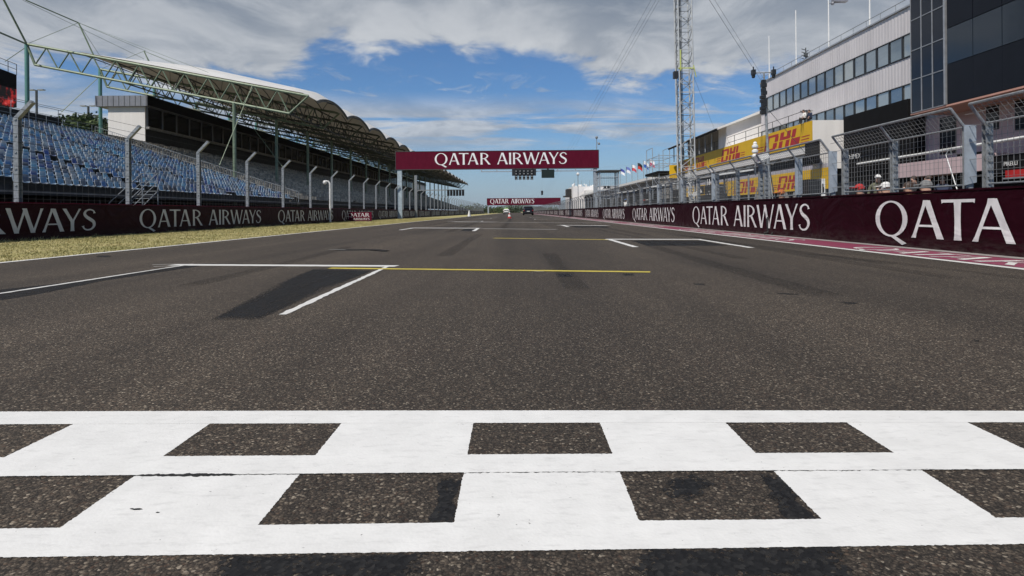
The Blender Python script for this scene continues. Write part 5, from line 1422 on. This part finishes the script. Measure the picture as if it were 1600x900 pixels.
# ------------------------------------------------------------------ people
def person(loc, face, label, shirt, legs, hat=None, pose='stand', s=1.0, group='people behind the pit wall'):
    """one continuous body; face: heading angle (0 looks along -x to the track)"""
    J = {}
    if pose == 'stand':
        J = dict(pel=(0,0,.95), che=(-.02,0,1.28), nec=(-.02,0,1.47), hed=(-.04,0,1.60), top=(-.03,0,1.72),
                 hl=(0,.10,.90), kl=(-.03,.11,.50), fl=(.01,.12,.07), tl=(-.16,.13,.04), sl=(-.01,.19,1.40), el_=(.02,.26,1.13), wl=(-.14,.24,.92), nl=(-.20,.22,.86))
    else:   # sitting low
        J = dict(pel=(0,0,.42), che=(-.06,0,.74), nec=(-.09,0,.93), hed=(-.12,0,1.06), top=(-.11,0,1.18),
                 hl=(-.02,.10,.40), kl=(-.42,.13,.47), fl=(-.40,.13,.07), tl=(-.56,.14,.04), sl=(-.06,.19,.86), el_=(-.10,.26,.62), wl=(-.30,.18,.56), nl=(-.38,.15,.55))
    rad = dict(pel=.155, che=.165, nec=.065, hed=.095, top=.075, hl=.095, kl=.065, fl=.045, tl=.035, sl=.075, el_=.048, wl=.036, nl=.034)
    vs = []; rs_ = []; idx = {}
    for k, p in J.items():
        idx[k] = len(vs); vs.append(p); rs_.append(rad[k])
        if k in ('hl','kl','fl','tl','sl','el_','wl','nl'):
            idx[k+'r'] = len(vs); vs.append((p[0], -p[1], p[2])); rs_.append(rad[k])
    E = [('pel','che'),('che','nec'),('nec','hed'),('hed','top')]
    for r in ('','r'): E += [('pel','hl'+r),('hl'+r,'kl'+r),('kl'+r,'fl'+r),('fl'+r,'tl'+r),('che','sl'+r),('sl'+r,'el_'+r),('el_'+r,'wl'+r),('wl'+r,'nl'+r)]
    nose = len(vs); hp = J['hed']; vs.append((hp[0]-.115, 0, hp[2]+.01)); rs_.append(.018); EE = [(idx[a], idx[b]) for a, b in E]+[(idx['hed'], nose)]
    me = bpy.data.meshes.new('skeleton'); me.from_pydata(vs, EE, []); o = bpy.data.objects.new('skeleton', me); COL.objects.link(o)
    md = o.modifiers.new('skin','SKIN'); md.use_smooth_shade = True
    for i, r in enumerate(rs_):
        f = 1.25 if i in (idx['pel'], idx['che']) else 1
        me.skin_vertices[0].data[i].radius = (r*.85, r*f) if i != nose else (r, r)
    me.skin_vertices[0].data[idx['pel']].use_root = True
    sb2 = o.modifiers.new('sub','SUBSURF'); sb2.levels = 1; sb2.render_levels = 1
    m2 = bpy.data.meshes.new_from_object(o.evaluated_get(bpy.context.evaluated_depsgraph_get())); bpy.data.objects.remove(o)
    m2.materials.clear()
    for m in (M_SKIN, CLOTH[shirt], CLOTH[legs], M_RUBB): m2.materials.append(m)
    zn, zp = J['nec'][2], J['pel'][2]
    for p in m2.polygons:
        c = p.center; lim = abs(c.y) > .17 and (Vector(c)-Vector((J['nl'][0], math.copysign(J['nl'][1],c.y), J['nl'][2]))).length < .13
        if c.z > zn+.0: p.material_index = 0
        elif lim: p.material_index = 0
        elif pose == 'stand': p.material_index = 1 if (c.z > zp-.02 or abs(c.y) > .2 and c.z > .85) else (2 if c.z > .10 else 3)
        else: p.material_index = 3 if (c.z < .12) else (1 if (c.z > .5 and c.x > -.36) else 2)
    t = thing('person', loc, label, 'person', group); t.rotation_euler = (0,0,face); t.scale = (s,s,s)
    inst(m2, 'body', t)
    hx, hz_ = J['top'][0], J['hed'][2]
    mb = MB(); mb.ball((hx+.005,0,hz_+.035), .108, 12, 8, (1.02,.86,1.0)); 
    mb.v = [(a, b, max(c, hz_+.03+.35*(min(0,a-hx)+.0))) for a, b, c in mb.v]
    if hat: mb.prism([(hx-.07,-.07,hz_+.055),(hx-.20,-.055,hz_+.04),(hx-.20,.055,hz_+.04),(hx-.07,.07,hz_+.055)], (0,0,.014))
    mb.build('cap' if hat else 'hair', CLOTH[hat] if hat else M_HAIR, None).parent = t
    return t
def px_person(px, d, x, **k): pass
for (px, d, face, shirt, legs, hat, lab, s) in (
    (1350,12.9,.2,'grey','navy','red','seated person in a red cap peeping over the wall by the double fence post',.98),
    (1394,12.0,-.3,'white','grey','white','seated person in white hat and shirt just left of a fence post',.98),
    (1381,12.4,.5,'red','black',None,'seated dark-haired person in red shirt next to the white-hatted one',.96),
    (1428,11.5,.1,'orange','navy',None,'seated person in an orange top between the fence posts',.96),
    (1458,11.1,-.5,'white','black','grey','seated person in white shirt and grey cap near the leaning white pole',.97),
    (1226,15.6,.3,'black','black','orange','seated person in black with an orange cap left of the speaker',.97)):
    x = at(px,331,d).x; person((x,d,.0), face, lab, shirt, legs, hat, 'sit', s)
for (px, d, face, shirt, legs, hat, lab) in (
    (1372,19.5,1.2,'olive','black','white','standing person in olive jacket and white cap behind the fence'),
    (1429,20.5,.4,'black','black',None,'standing dark-clad person before the pink garage fascia'),
    (1453,20.2,-.6,'black','grey',None,'standing person in black next to the leaning white pole'),
    (1473,21.0,.9,'navy','black','black','standing person in navy with a black cap under the dark window'),
    (1005,44,.4,'red','navy',None,'standing person in red among the far pit stands'),
    (1012,40,-.4,'white','black','red','standing person in white shirt and red cap near the scaffold'),
    (972,56,.2,'white','grey',None,'standing person in white by the caged tower'),
    (978,55,.8,'white','navy','blue','standing person in white with a blue cap by the caged tower'),
    (1066,31,.5,'black','black',None,'standing person in black at the lattice mast foot'),
    (1246,27,.1,'grey','black','black','standing person in grey before the low yellow banner')):
    x = at(px,331,d).x; person((x,d,.004), face, lab, shirt, legs, hat, 'stand', 1.0)
for (px, lab, sh) in ((1255,'person in white on the terrace beside the dish','white'),(1264,'person in navy on the terrace beside the dish','navy')):
    d = 41.2; x = at(px,331,d).x; person((x+.15,d,6.405), .3, lab, sh, 'black', None, 'sit', .8, 'people on the banner terrace')
# thin stay that leans in front of the near garages
st_ = thing('leaning_pole', (8.4,11.3,0), 'thin white pole with small triangle head leaning behind the fence', 'pole')
a, b = at(1478,242,12), at(1496,298,11.2); mb = MB(); mb.bar(a, b+(b-a)*.9, .009, 6); mb.build('pole', M_CONEW, st_)
mb = MB(); c = at(1483,233,12); p1, p2, p3 = at(1478,241,12), at(1487,241,12), at(1483,232.5,12); mb.tube([p1,p2,p3,p1], .007, 5); mb.build('triangle', M_STEEL, st_)

# ------------------------------------------------------------------ thin summer haze: one closed box of even air
mb = MB(); mb.box(-4500, 4500, -60, 7600, -3, 160)
m_ = bpy.data.materials.new('pale_haze'); m_.use_nodes = True; t_ = m_.node_tree
t_.nodes.remove(t_.nodes['Principled BSDF']); v_ = t_.nodes.new('ShaderNodeVolumePrincipled')
v_.inputs['Color'].default_value = (.86,.92,1,1); v_.inputs['Density'].default_value = .00006; v_.inputs['Anisotropy'].default_value = .2
t_.links.new(v_.outputs[0], t_.nodes['Material Output'].inputs['Volume'])
tag(mb.build('haze', m_), kind='stuff')
